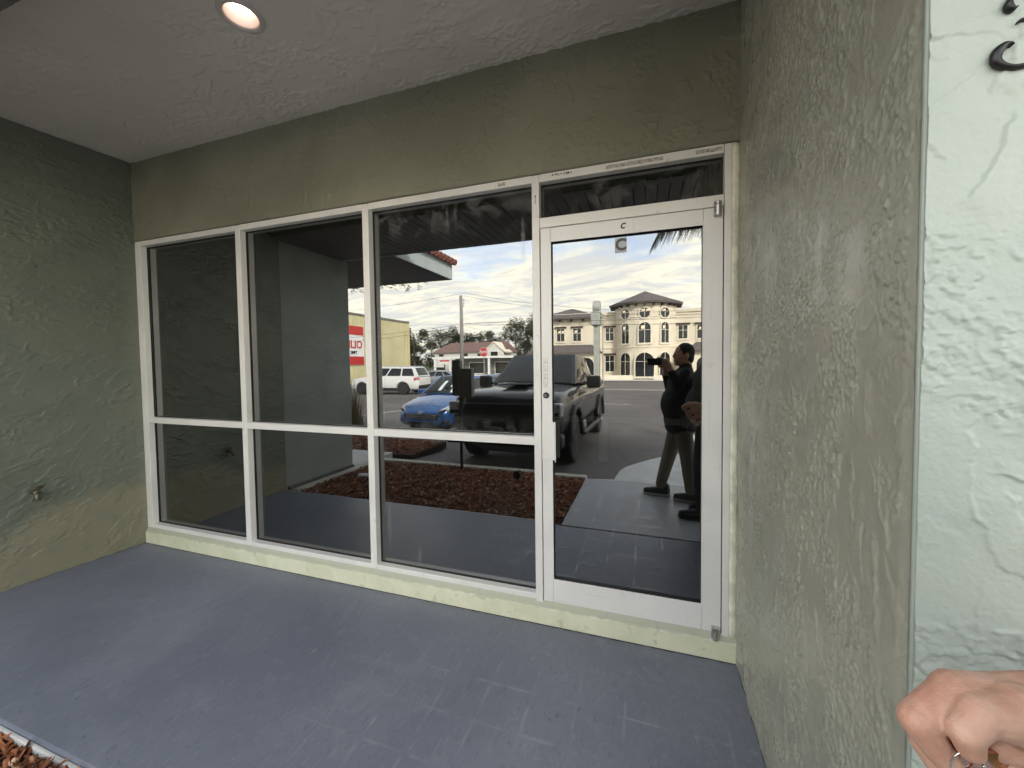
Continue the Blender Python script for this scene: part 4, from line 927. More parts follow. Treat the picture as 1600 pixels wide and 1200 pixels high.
# oak whose low branch shows under the canopy
tree((-13.6, -10.6, gz(-10.6)), 8.3, 5.6, 7000, M_L1, 'oak tree beside the lot with twigs hanging under the canopy edge', 61, crown0=.86, lsize=.15, loose=.2, name='oak_tree')
oak = bpy.data.objects['oak_tree']; B_ = MB(); L_b = MB(); ro = random.Random(8); oo = Vector(oak.location)
for (p0, p1) in (((-9.6, -9.6, 5.0), (-7.0, -9.0, 4.05)), ((-10.2, -9.8, 5.0), (-8.2, -9.2, 4.2)), ((-8.6, -9.4, 4.8), (-6.7, -9.2, 4.35)), ((-10.8, -9.8, 4.9), (-9.2, -9.0, 4.12))):
    p0, p1 = Vector(p0), Vector(p1); pts_ = [p0.lerp(p1, k / 6) + Vector((0, 0, .18 * math.sin(k / 6 * math.pi))) for k in range(7)]; B_.tube([tuple(p - oo) for p in pts_], [.03 - .004 * k for k in range(7)], 5)
    for k in range(16):
        t = .25 + .75 * ro.random(); i = min(5, int(t * 6)); a = pts_[i].lerp(pts_[i + 1], t * 6 - i); e_ = a + Vector((ro.gauss(0, .22), ro.gauss(0, .2), ro.gauss(-.10, .12))); B_.tube([tuple(a - oo), tuple(e_ - oo)], [.008, .003], 4)
        for q in range(16):
            c = a.lerp(e_, ro.uniform(.3, 1.1)) + Vector((ro.gauss(0, .05), ro.gauss(0, .05), ro.gauss(0, .05))) - oo; M_ = Matrix.Rotation(ro.uniform(0, 6.28), 3, 'Z') @ Matrix.Rotation(ro.uniform(-1.4, 1.4), 3, 'X'); s_ = ro.uniform(.05, .10)
            L_b.add([c + M_ @ Vector(v) * s_ for v in ((-.5, 0, 0), (0, -.25, .06), (.5, 0, 0), (.05, .25, .04))], [(0, 1, 2, 3)])
oak.rotation_euler = (0, 0, 0); B_.build('branch', M_BARK, oak, smooth=True); L_b.build('leaves', M_L1, oak)
# ornamental grass clump
gr = thing('ornamental_grass', 'clump of tall dry arching ornamental grass beside the side wall', 'plant', (-6.05, -5.15, gz(-5.15) - .1))
b = MB(); rg = random.Random(3)
for i in range(420):
    a = rg.uniform(0, 6.28); L_ = rg.uniform(.7, 1.75); sp = rg.uniform(.1, .75); r0 = rg.uniform(0, .28); base = Vector((r0 * math.cos(a * 1.7), r0 * math.sin(a * 1.7), 0)); d = Vector((math.cos(a), math.sin(a), 0)); sd = Vector((-d.y, d.x, 0)) * rg.uniform(.005, .012); pv = []
    for k in range(6):
        t = k / 5; p = base + d * sp * t ** 1.8 + Vector((0, 0, L_ * (t - .28 * t ** 3 * sp * 1.6))); pv += [p - sd * (1 - t * .9), p + sd * (1 - t * .9)]
    b.add(pv, [(2 * k, 2 * k + 1, 2 * k + 3, 2 * k + 2) for k in range(5)])
b.build('blades', M_STRAW, gr)
# palm: fronds droop in at the top of the door glass
palm = thing('palm_tree', 'palm tree beside the walkway with a frond drooping into the sky', 'tree', (2.35, -6.3, gz(-6.3) - .1))
b = MB(); b.tube([(0, 0, -.1), (.05, 0, 2), (0, .02, 4.75)], [.19, .15, .13], 12); b.build('trunk', M_BARK, palm, smooth=True)
rp_ = random.Random(9)
def frond(az, L_, up, droop, nleaf=46):
    b = MB(); d = Vector((math.cos(az), math.sin(az), 0)); sd = Vector((-d.y, d.x, 0)); P = []
    for k in range(15):
        t = k / 14; P.append(Vector((0, 0, 4.75)) + d * (L_ * t * (1 - .18 * t * t)) + Vector((0, 0, up * t - droop * t ** 2.2)))
    b.tube(P, [.018 * (1 - .8 * k / 14) + .002 for k in range(15)], 5)
    for k in range(nleaf):
        t = .18 + .82 * k / nleaf; i = min(13, int(t * 14)); p = P[i].lerp(P[i + 1], t * 14 - i)
        for s in (-1, 1):
            ll = .62 * (1 - .55 * abs(t - .45)) * rp_.uniform(.8, 1.1); dirv = (sd * s * .55 + d * .5 + Vector((0, 0, -.75 - .3 * rp_.random()))).normalized(); wv = d * .021; pv = []
            for q in range(4):
                tt = q / 3; c = p + dirv * ll * tt + Vector((0, 0, -.18 * ll * tt * tt)); pv += [c - wv * (1 - .9 * tt), c + wv * (1 - .9 * tt)]
            b.add(pv, [(2 * q, 2 * q + 1, 2 * q + 3, 2 * q + 2) for q in range(3)])
    return b.build('frond', M_L3, palm)
for az, L_, up, dr in ((R(173), 1.95, .75, 1.05), (R(120), 1.9, 1.0, .9), (R(60), 1.9, .9, 1.1), (R(15), 2.0, .8, 1.2), (R(-40), 1.9, 1.1, 1.), (R(-90), 2.0, .7, 1.1), (R(-140), 1.8, 1.3, .9), (R(200), 1.7, 1.5, .7), (R(90), 1.6, 1.6, .5)): frond(az, L_, up, dr)

# ------------------------------------------------------------------ street furniture
M_POLE = simple('weathered_pole', (.22, .21, .20), .85, 0, .15, 4)
pole = thing('utility_pole', 'tall grey utility pole rising in front of the white house', 'utility pole', (-15.85, -30, gz(-30)))
b = MB(); b.tube([(0, 0, -.3), (0, 0, 5), (-.05, 0, 8.35)], [.21, .17, .13], 14); b.build('post', M_POLE, pole, smooth=True)
for z, nm in ((7.9, 0), (7.6, 0), (7.35, 0)):
    b = MB(); b.lathe([(.02, 0), (.05, .03), (.03, .06), (.05, .09), (.02, .12)], (.24, 0, z), 'Z', 10); b.tube([(.0, 0, z - .02), (.24, 0, z)], .02, 6); b.build('insulator', M_BOX, pole)
def wire(p0, p1, sag, lab, r_=.014):
    b = MB(); p0, p1 = Vector(p0), Vector(p1); P = []
    for k in range(25):
        t = k / 24; P.append(p0.lerp(p1, t) - Vector((0, 0, sag * 4 * t * (1 - t))))
    b.tube(P, r_, 4, False); return tag(b.build('power_line', M_BLACK), lab, 'cable', 'overhead cables along the street')
PX_ = -15.6
wire((PX_, -30, 7.95), (22, -33, 6.7), 1.9, 'upper sagging cable running right from the pole top')
wire((PX_, -30, 7.65), (22, -33.4, 6.4), 1.9, 'second sagging cable just below the upper one')
wire((PX_, -30, 5.15), (26, -31, 5.1), .35, 'nearly level cable crossing in front of the cream building', .018)
wire((PX_, -30, 5.0), (26, -32, 4.6), .45, 'thicker level cable beneath its level neighbour', .024)
wire((PX_, -30, 4.9), (-9, -80, 4.5), .8, 'service cable going down behind the trees', .014)
wire((PX_, -30, 7.9), (-60, -28.5, 7.6), 1.2, 'top cable running left from the pole', .014)
wire((PX_, -30, 5.1), (-60, -28.5, 5.4), 1.3, 'middle cable running left from the pole', .016)
wire((PX_, -30, 4.9), (-60, -27.5, 4.8), 1.5, 'lower cable running left from the pole', .016)
wire((-40, -46, 7.2), (30, -46, 8.6), .9, 'faint high cable over the parapet of the cream building', .016)
# stop sign
M_SRED = simple('stop_sign_red', (.45, .03, .03), .4); M_SW = simple('sign_white', (.7, .7, .7), .4); M_GALV = simple('galvanised_post', (.4, .4, .4), .4, .6)
ss = thing('stop_sign', 'red octagonal STOP sign on a metal post by the road', 'road sign', (-11.87, -26, gz(-26)))
oc = [(.39 * math.cos(R(22.5 + 45 * k)), .39 * math.sin(R(22.5 + 45 * k))) for k in range(8)]
b = MB(); b.loft([[(x, -.003, z + 2.87) for x, z in oc], [(x, .0, z + 2.87) for x, z in oc]]); b.build('sign_border', M_SW, ss)
b = MB(); b.loft([[(x * .94, .0005, z * .94 + 2.87) for x, z in oc], [(x * .94, .003, z * .94 + 2.87) for x, z in oc]]); b.build('sign_plate', M_SRED, ss)
text_mesh('STOP', .30, .001, 'lettering', M_SW, ss, Matrix.Translation((0, .005, 2.87)) @ Matrix.Rotation(R(180), 4, 'Z') @ RX, 0, .006)
b = MB(); b.tube([(0, -.04, -.2), (0, -.04, 3.2)], .035, 8); b.build('post', M_GALV, ss)
# small panel sign in front of the house
ps = thing('panel_sign', 'small white rectangular sign on a dark post before the white house', 'sign', (-23.4, -40, gz(-40)))
b = MB(); b.box(-.85, -.05, 2.1, .85, .05, 3.05); b.build('panel', M_SW, ps, bevel=.02)
b = MB(); b.box(-.7, .052, 2.45, .7, .06, 2.65); b.build('stripe', M_SRED, ps)
b = MB(); b.tube([(0, 0, -.2), (0, 0, 2.1)], .07, 8); b.build('post', M_BLACK, ps)
# tall green pylon sign seen edge on
M_PYL = simple('pale_green_sign_metal', (.36, .38, .34), .5, .1, .1, 2)
py = thing('pylon_sign', 'tall pale green pylon sign with rounded head seen nearly edge on', 'sign', (-4.55, -38, gz(-38)))
b = MB(); b.box(-.27, -.5, -.3, .27, .5, 5.95); b.build('column', M_PYL, py, bevel=.04)
b = MB(); b.box(-.48, -.9, 5.9, .40, .9, 7.25); b.build('sign_box', M_PYL, py, bevel=.05)
b = MB(); n = 20; rr_ = [[(xx, .75 * math.cos(2 * math.pi * k / n), 7.75 + .70 * math.sin(2 * math.pi * k / n)) for k in range(n)] for xx in (-.32, .36)]; b.loft(rr_); b.build('round_head', M_PYL, py, bevel=.04)
b = MB(); b.tube([(.62, 0, -.2), (.62, 0, 6.2)], .06, 8); b.build('flag_pole', M_GALV, py)
for k, z in enumerate((7.0, 6.7, 6.35)):
    b = MB(); b.obox((.62, 0, z), (.55, .5, .10), Matrix.Rotation(R(35), 3, 'Y')); b.build('blade', M_PYL, py, bevel=.02)
for sx_ in (-.5,):
    b = MB(); b.box(-.42, -.6, -.25, .42, .6, .15); b.build('plinth', M_CONC, py, bevel=.03)

# ------------------------------------------------------------------ buildings across the road
M_CREAM = simple('cream_stucco', (.70, .63, .50), .8, 0, .06, .8); M_CREAM2 = simple('pale_trim_stone', (.74, .68, .56), .8, 0, .05, 2)
M_BROOF = simple('brown_shingle_roof', (.12, .103, .098), .85, 0, .25, 3, .02, 12); M_WOOD = simple('dark_timber', (.05, .035, .025), .7)
M_WIN = simple('dark_window_glass', (.02, .022, .024), .08, 0, 0, spec=.8)
M_LIT = NT('lit_window_lamp'); e = M_LIT.n('ShaderNodeEmission'); e.inputs[0].default_value = (1, .78, .5, 1); e.inputs[1].default_value = .8; M_LIT.t.links.new(e.outputs[0], M_LIT.o.inputs[0]); M_LIT = M_LIT.m
med = thing('cream_building', 'large cream two storey Mediterranean style building with a round central tower', 'building', (0, 0, 0))
GB = -.98
b = MB(); b.box(-14.6, -72, GB, 24, -52.3, 7.75); b.build('main_wall', M_CREAM, med)
b = MB(); b.box(-14.7, -52.3, 7.75, 24.1, -52.08, 8.2); b.box(-14.7, -72, 7.75, 24.1, -71.7, 8.2); b.build('parapet', M_CREAM2, med, bevel=.03)
b = MB(); b.box(-14.65, -52.3, 7.45, 24.05, -52.2, 7.55); b.box(-14.65, -52.3, 3.2, 24.05, -52.18, 3.4); b.build('string_course', M_CREAM2, med)
tx, ty, tr0 = .12, -53.4, 4.05
b = MB(); n = 40
b.loft([[(tx + tr0 * math.cos(2 * math.pi * k / n), ty + tr0 * math.sin(2 * math.pi * k / n), z) for k in range(n)] for z in (GB, 8.85)]); b.build('tower_wall', M_CREAM, med, smooth=False)
b = MB()
for z in (3.15, 7.0):
    b.loft([[(tx + (tr0 + q) * math.cos(2 * math.pi * k / n), ty + (tr0 + q) * math.sin(2 * math.pi * k / n), zz_) for k in range(n)] for q, zz_ in ((.01, z), (.10, z + .04), (.10, z + .16), (.01, z + .2))], True, False)
b.build('tower_band', M_CREAM2, med)
b = MB(); n2 = 12
b.loft([[(tx + q * math.cos(2 * math.pi * (k + .5) / n2), ty + q * math.sin(2 * math.pi * (k + .5) / n2), z) for k in range(n2)] for q, z in ((4.1, 8.72), (4.86, 8.74), (4.95, 9.0), (.05, 10.95))]); b.build('tower_roof', M_BROOF, med)
for k in range(24):
    a = 2 * math.pi * k / 24
    if math.sin(a) < -.2: continue
    b = MB(); M_ = Matrix.Rotation(a, 3, 'Z'); b.obox(M_ @ Vector((tr0 + .32, 0, 0)) + Vector((tx, ty, 8.58)), (.6, .2, .24), M_); b.build('bracket', M_WOOD, med)
# hipped roof wings and arcades
def hip(x0, x1, y0, y1, z0, z1, inset, nm='wing_roof'):
    b = MB(); e_ = .0; b.add([(x0, y0, z0), (x1, y0, z0), (x1, y1, z0), (x0, y1, z0), (x0, y0, z0 + .22), (x1, y0, z0 + .22), (x1, y1, z0 + .22), (x0, y1, z0 + .22), (x0 + inset, (y0 + y1) / 2, z1), (x1 - inset, (y0 + y1) / 2, z1)],
       [(0, 3, 2, 1), (0, 1, 5, 4), (1, 2, 6, 5), (2, 3, 7, 6), (3, 0, 4, 7), (4, 5, 9, 8), (6, 7, 8, 9), (5, 6, 9), (7, 4, 8)]); return b.build(nm, M_BROOF, med)
b = MB(); b.box(-14.4, -53, GB, -6.3, -51.2, 7.35); b.build('wing_wall', M_CREAM, med)
hip(-15.0, -5.6, -60, -50.4, 7.3, 9.3, 4.5)
for x in (-14.2, -13.0, -11.4, -9.8, -8.2, -6.9): b = MB(); b.box(x, -51.2, 7.0, x + .25, -50.6, 7.28); b.build('bracket', M_WOOD, med)
def arcade(x0, x1, yf, arches):
    aw = 1.0
    b = MB(); b.box(x0, yf - .3, 2.0, x1, yf, 2.6)
    xs = [x0] + [q for a in arches for q in (a - aw, a + aw)] + [x1]
    for i in range(0, len(xs), 2): b.box(xs[i], yf - .3, GB, xs[i + 1], yf, 2.0)
    for a in arches:    # spandrels
        N = 10; pr_ = [(a + aw * math.cos(math.pi * k / N), .95 + 1.0 * math.sin(math.pi * k / N)) for k in range(N + 1)]
        for k in range(N):
            (xa, za), (xb, zb_) = pr_[k], pr_[k + 1]; b.add([(xa, yf, za), (xb, yf, zb_), (xb, yf, 2.0), (xa, yf, 2.0), (xa, yf - .3, za), (xb, yf - .3, zb_), (xb, yf - .3, 2.0), (xa, yf - .3, 2.0)], [(0, 1, 2, 3), (0, 4, 5, 1)])
    b.build('arcade_wall', M_CREAM, med)
arcade(-14.8, -6.1, -48.6, [-13.4, -10.4, -7.3])
b = MB(); b.box(-14.8, -51.2, GB, -6.1, -51.15, 2.5); b.build('arcade_back', M_WIN, med)
hip(-15.2, -5.5, -51.4, -48.0, 2.5, 3.7, 1.2, 'arcade_roof')
arcade(5.6, 15, -48.6, [7.1, 10.3, 13.3]); b = MB(); b.box(5.6, -51.2, GB, 15, -51.15, 2.5); b.build('arcade_back', M_WIN, med)
b = MB(); b.box(5.6, -53, GB, 15, -51.3, 3.0); b.build('wing_wall', M_CREAM, med)
hip(5.0, 15.5, -51.6, -48.0, 2.5, 3.7, 1.2, 'arcade_roof')
def far_win(cx_, cy_, cz_, w, h, ang=0., kind='rect', lit=0, lintel=True):
    """window in its own frame: ang = outward direction measured from +Y"""
    M_ = Matrix.Translation((cx_, cy_, cz_)) @ Matrix.Rotation(ang, 4, 'Z')
    def outline(w_, h_, k=kind):
        if k == 'rect': return [(-w_ / 2, -h_ / 2), (w_ / 2, -h_ / 2), (w_ / 2, h_ / 2), (-w_ / 2, h_ / 2)]
        if k == 'round': return [(w_ / 2 * math.cos(2 * math.pi * q / 20), h_ / 2 * math.sin(2 * math.pi * q / 20)) for q in range(20)]
        r_ = w_ / 2; return [(-r_, -h_ / 2), (r_, -h_ / 2)] + [(r_ * math.cos(math.pi * q / 10), h_ / 2 - r_ + r_ * math.sin(math.pi * q / 10)) for q in range(11)]
    def slab(o_, y0, y1): b = MB(); b.loft([[tuple(M_ @ Vector((x, y0, z))) for x, z in o_], [tuple(M_ @ Vector((x, y1, z))) for x, z in o_]]); return b
    f = slab(outline(w + .3, h + .3), .0, .10).build('window', M_CREAM2, med)
    slab(outline(w, h), .05, .115).build('pane', M_WIN, f)
    b = MB()
    def bx(x0, z0, x1, z1): b.add([tuple(M_ @ Vector(p)) for p in ((x0, .112, z0), (x1, .112, z0), (x1, .112, z1), (x0, .112, z1), (x0, .13, z0), (x1, .13, z0), (x1, .13, z1), (x0, .13, z1))], [(0, 3, 2, 1), (4, 5, 6, 7), (0, 1, 5, 4), (1, 2, 6, 5), (2, 3, 7, 6), (3, 0, 4, 7)])
    bx(-.03, -h / 2, .03, h / 2)
    bx(-w / 2, .12 * h, w / 2, .12 * h + .05)
    if kind != 'round': bx(-w / 2 - .25, -h / 2 - .22, w / 2 + .25, -h / 2 - .12)
    b.build('glazing_bar', M_CREAM2, f)
    if kind == 'rect' and lintel:
        b = MB(); b.add([tuple(M_ @ Vector(p)) for p in ((-w / 2 - .3, 0, h / 2 + .1), (w / 2 + .3, 0, h / 2 + .1), (w / 2 + .3, .25, h / 2 + .1), (-w / 2 - .3, .25, h / 2 + .1), (-w / 2 - .3, 0, h / 2 + .32), (w / 2 + .3, 0, h / 2 + .32), (w / 2 + .3, .25, h / 2 + .32), (-w / 2 - .3, .25, h / 2 + .32))], [(0, 3, 2, 1), (4, 5, 6, 7), (0, 1, 5, 4), (1, 2, 6, 5), (2, 3, 7, 6), (3, 0, 4, 7)]); b.build('lintel', M_WOOD, f)
    for q in range(lit):
        x = (-.3 + .45 * q) * w; b = MB(); b.add([tuple(M_ @ Vector(p)) for p in ((x, .117, h * .18), (x + .3 * w, .117, h * .18), (x + .3 * w, .117, h * .34), (x, .117, h * .34))], [(0, 1, 2, 3)]); b.build('interior_light', M_LIT, f)
for x, lit in ((-11.2, 2), (-8.9, 1)): far_win(x, -51.2, 5.15, 1.05, 1.7, 0, 'rect', lit)
far_win(-13.5, -51.2, 5.15, 1.05, 1.7)
for x, lit in ((-4.6, 0), (4.85, 0), (7.1, 2), (9.5, 0), (12, 1), (15, 0), (18, 0)): far_win(x, -52.3, 5.15, 1.05, 1.7, 0, 'rect', lit)
far_win(-4.6, -52.3, 1.1, 1.15, 2.2)
for a, w in ((0, 1), (36.5, 0), (-36.5, 0)):
    ca, sa = math.cos(R(a)), math.sin(R(a)); x, y = tx - sa * tr0 * -1 if False else tx + sa * tr0, ty + ca * tr0
    an = -R(a)
    far_win(x, y, 7.55, 1.3, 1.3, an, 'round', 2 if w else 1)
    far_win(x, y, 5.05, 1.45 if w else 1.1, 2.6, an, 'arch', 1)
    far_win(x, y, .95, 2.3 if w else 1.5, 3.1, an, 'arch', 0)
b = MB(); b.box(-14.5, -47.2, -1.05, -1.2, -46.9, -.35); b.box(1.2, -47.2, -1.05, 24, -46.9, -.35); b.build('garden_wall', M_CREAM2, med)
# yellow metal building with a banner sign
M_YEL = NT('yellow_metal_siding'); v = M_YEL.co(); x_, y_, z_ = M_YEL.xyz(); rb = M_YEL.math('ABSOLUTE', M_YEL.math('SUBTRACT', M_YEL.math('FRACT', M_YEL.math('MULTIPLY', y_, 1.6)), .5))
M_YEL.bsdf(M_YEL.mix(M_YEL.mr(M_YEL.noise(v, .5, 3), .3, .7), (.52, .47, .27), (.58, .53, .32)), .5, 0, M_YEL.bump(M_YEL.mr(rb, .40, .48), .04)); M_YEL = M_YEL.m
yel = thing('yellow_building', 'pale yellow metal clad building with a red and white banner sign on its side', 'building')
b = MB(); b.add([(-30, -20, -1.2), (-30, -42.2, -1.2), (-62, -42.2, -1.2), (-62, -20, -1.2), (-30, -20, 6.95), (-30, -42.2, 6.82), (-62, -42.2, 6.82), (-62, -20, 6.95)], [(0, 1, 2, 3), (4, 7, 6, 5), (0, 4, 5, 1), (1, 5, 6, 2), (2, 6, 7, 3), (3, 7, 4, 0)]); b.build('wall', M_YEL, yel)
b = MB(); b.box(-62.1, -42.35, 6.83, -29.9, -19.9, 7.05); b.build('roof_edge', M_BOX, yel)
b = MB(); b.box(-29.98, -42.25, -1.2, -29.85, -42.1, 6.8); b.build('corner_trim', M_YEL, yel)
b = MB(); b.tube([(-29.9, -41.6, -1.), (-29.9, -41.6, 6.5)], .06, 6); b.build('downpipe', M_YEL, yel)
sg = MB(); sg.box(-29.97, -33.45, 1.35, -29.9, -27.2, 5.62); sg = sg.build('banner_sign', M_SW, yel)
b = MB(); b.box(-29.895, -33.42, 4.62, -29.88, -27.2, 5.6); b.build('red_band', M_SRED, sg); b = MB(); b.box(-29.895, -33.42, 1.38, -29.88, -27.2, 2.3); b.build('red_band', M_SRED, sg)
RT = Matrix.Rotation(R(90), 4, 'Z') @ RX
text_mesh('OLIN', 1.15, .01, 'lettering', M_SRED, sg, Matrix.Translation((-29.87, -31.85, 3.55)) @ RT, 0, .02)
text_mesh('TIME', .42, .01, 'lettering', M_BLACK, sg, Matrix.Translation((-29.87, -31.9, 2.72)) @ RT, 0, .01)
# white house with brown roof and a gable, low shop in front
M_WSID = simple('white_siding', (.56, .55, .50), .7, 0, .05, 2); M_RROOF = simple('red_brown_roof', (.17, .105, .09), .85, 0, .15, 2)
hs = thing('white_house', 'white two storey house with a red brown roof and a small front gable', 'house')
b = MB(); b.box(-36.6, -66, -1, -22.9, -59.6, 3.35); b.build('wall', M_WSID, hs)
b = MB(); b.add([(-37, -59.2, 3.3), (-22.6, -59.2, 3.3), (-22.6, -66.4, 3.3), (-37, -66.4, 3.3), (-35.0, -62.8, 5.2), (-23.5, -62.8, 5.2)], [(0, 3, 2, 1), (0, 1, 5, 4), (2, 3, 4, 5), (1, 2, 5), (3, 0, 4)]); b.build('roof', M_RROOF, hs)
b = MB(); b.add([(-26.1, -58.6, .8), (-22.6, -58.6, .8), (-22.6, -58.6, 3.3), (-24.35, -58.6, 4.75), (-26.1, -58.6, 3.3), (-26.1, -62, .8), (-22.6, -62, .8), (-22.6, -62, 3.3), (-24.35, -62, 4.75), (-26.1, -62, 3.3)], [(0, 1, 2, 3, 4), (1, 6, 7, 2), (0, 4, 9, 5), (2, 7, 8, 3), (4, 3, 8, 9)]); b.build('gable_wall', M_WSID, hs)
b = MB(); b.add([(-26.5, -58.4, 3.05), (-24.35, -58.4, 4.85), (-22.2, -58.4, 3.05), (-26.5, -62, 3.05), (-24.35, -62, 4.85), (-22.2, -62, 3.05), (-26.5, -58.4, 3.2), (-24.35, -58.4, 5.0), (-22.2, -58.4, 3.2), (-26.5, -62, 3.2), (-24.35, -62, 5.0), (-22.2, -62, 3.2)], [(0, 1, 7, 6), (1, 2, 8, 7), (6, 7, 10, 9), (7, 8, 11, 10), (0, 3, 4, 1), (1, 4, 5, 2)]); b.build('gable_roof', M_CREAM2, hs)
def hwin(x, z, w, h, y, par, fr=M_WOOD):
    b = MB(); b.box(x - w / 2, y, z - h / 2, x + w / 2, y + .06, z + h / 2); f = b.build('window', fr, par); b = MB(); b.box(x - w / 2 + .1, y + .05, z - h / 2 + .1, x + w / 2 - .1, y + .075, z + h / 2 - .1); b.build('pane', M_WIN, f)
hwin(-35.2, 2.3, .9, 1.5, -59.6, hs); hwin(-30.3, 2.4, 1.0, 1.3, -59.6, hs); hwin(-27.4, 2.4, 1.0, 1.2, -59.6, hs); hwin(-24.3, 2.6, 1.5, 1.5, -58.6, hs, M_SW); hwin(-35.4, 0.2, 1.9, 1.2, -59.6, hs, M_SW)
lw_ = thing('low_shop', 'low grey shop with a flat white canopy in front of the white house', 'building')
b = MB(); b.box(-28.6, -57, -1, -14, -52.6, 2.1); b.build('wall', simple('grey_shop_wall', (.14, .14, .14), .7), lw_)
b = MB(); b.box(-31.8, -57.2, 2.1, -13.8, -50.8, 2.4); b.build('canopy', M_SW, lw_, bevel=.03)
for x in (-31.5, -28.8, -22.2, -17.5): b = MB(); b.box(x, -51.1, -1, x + .28, -50.85, 2.1); b.build('canopy_post', M_SW, lw_)
hwin(-24.8, .6, 2.6, 1.8, -52.6, lw_, M_SW); hwin(-20.6, .6, 2.4, 1.9, -52.6, lw_, M_SW); hwin(-27.5, .2, 1.1, 2.2, -52.6, lw_, M_WOOD)

# ------------------------------------------------------------------ people
def blob(name, segs, voxel, mat, parent, balls=(), smooth=8, M_=None, dec=0):
    """tapered capsules and ellipsoids fused into one continuous skin"""
    b = MB()
    for (p, q, r0, r1) in segs:
        p, q = Vector(p), Vector(q); N = 5
        b.tube([tuple(p.lerp(q, k / N)) for k in range(N + 1)], [r0 + (r1 - r0) * k / N for k in range(N + 1)], 14); b.ball(p, r0, 14); b.ball(q, r1, 14)
    for (c, r, sc) in balls: b.ball(c, r, 18, sc)
    o = b.build(name, mat, parent, smooth=True)
    rm_ = o.modifiers.new('r', 'REMESH'); rm_.mode = 'VOXEL'; rm_.voxel_size = voxel; rm_.use_smooth_shade = True
    sm = o.modifiers.new('s', 'SMOOTH'); sm.factor = .5; sm.iterations = smooth
    if dec: d_ = o.modifiers.new('d', 'DECIMATE'); d_.ratio = dec
    bpy.context.view_layer.update(); bake(o); o.data.polygons.foreach_set('use_smooth', [True] * len(o.data.polygons))
    if M_ is not None: o.data.transform(M_)
    return o
def m_skin():
    t = NT('skin'); v = t.co(); n = t.noise(v, 28, 4, .5); c = t.mix(t.mr(n, .3, .7), (.56, .31, .22), (.72, .45, .34))
    r_ = t.noise(v, 9, 2); c = t.mix(t.mr(r_, .45, .65, 0, .4), c, (.60, .25, .19))
    w = t.noise(t.co((1, 1, 1)), 420, 3, .3); w2 = t.noise(t.co((1, 1, 1)), 90, 4, 1.2)
    t.bsdf(c, .48, 0, t.bump(t.math('ADD', t.math('MULTIPLY', w, .35), t.math('ADD', w2, t.math('MULTIPLY', t.noise(t.co((60, 260, 150), (.3, .2, .5)), 1.0, 4, 1.5), .8))), .0009), .4, 0, .22); return t.m
M_SKIN = m_skin(); M_HAIR = simple('dark_hair', (.022, .018, .015), .75, 0, .5, 90, .006, 160)
M_SHIRTB = simple('black_shirt_fabric', (.008, .008, .011), .8, 0, .1, 5, .002, 60); M_TAN = simple('khaki_trouser_fabric', (.20, .175, .125), .85, 0, .1, 4, .002, 80)
M_SHIRTG = simple('grey_tweed_fabric', (.055, .055, .05), .9, 0, .55, 90, .001, 200); M_TRB = simple('black_trouser_fabric', (.010, .010, .012), .85, 0, .1, 5)
M_SHOEG = simple('grey_sneaker_fabric', (.06, .065, .07), .7); M_SOLE = simple('white_rubber_sole', (.5, .5, .47), .6); M_SHOEB = simple('black_shoe_leather', (.01, .01, .01), .4)

def shoe(par, x, y, z, yaw, mat, sole, L=.285):
    """toe towards -x before yaw"""
    M_ = Matrix.Translation((x, y, z)) @ Matrix.Rotation(yaw, 4, 'Z')
    o = blob('shoe', [((.06, 0, .055), (-.02, 0, .055), .045, .047), ((-.02, 0, .05), (-.15, 0, .038), .046, .034), ((.06, 0, .06), (.055, 0, .105), .043, .042)], .009, mat, par, smooth=4, M_=M_)
    b = MB(); P = [(-.185, 0), (-.165, -.035), (-.10, -.05), (0, -.042), (.075, -.04), (.105, -.02), (.108, .02), (.075, .04), (0, .042), (-.10, .05), (-.165, .035)]
    b.loft([[tuple(M_ @ Vector((p[0] * q, p[1] * q, h))) for p in P] for q, h in ((.96, .0), (1, .006), (1, .026))]); b.build('sole', sole, o)
    return o
def head(par, c, yaw, hairm, r=.098):
    """face looks to -x before yaw"""
    M_ = Matrix.Translation(c) @ Matrix.Rotation(yaw, 4, 'Z')
    o = blob('body', [((.02, 0, -.08), (.035, 0, -.22), .062, .066)], .007, M_SKIN, par, [((0.005, 0, .015), .1, (.98, .78, 1.05)), ((-.035, 0, -.055), .068, (.95, .85, .95)), ((-.10, 0, -.012), .017, (.95, .75, 1.3)), ((-.084, 0, -.055), .022, (.9, 1.3, .6)), ((-.07, 0, -.095), .028, (1, 1, .8)), ((.01, .080, -.01), .028, (.8, .35, 1.2)), ((.01, -.080, -.01), .028, (.8, .35, 1.2)), ((-.083, 0, .028), .022, (.6, 2.2, .5))], 3, M_)
    for s in (-1, 1):
        b = MB(); p = M_ @ Vector((-.083, s * .032, .012)); b.ball(p, .011, 8, (.8, 1, .7)); b.build('eye', M_SW, o); b = MB(); p = M_ @ Vector((-.0915, s * .033, .012)); b.ball(p, .0045, 8); b.build('pupil', M_BLACK, o)
    blob('hair', [], .007, hairm, par, [((.018, 0, .028), .100, (.98, .85, 1.04)), ((.050, 0, -.030), .070, (.8, .98, 1.1))], 3, M_)
    return o
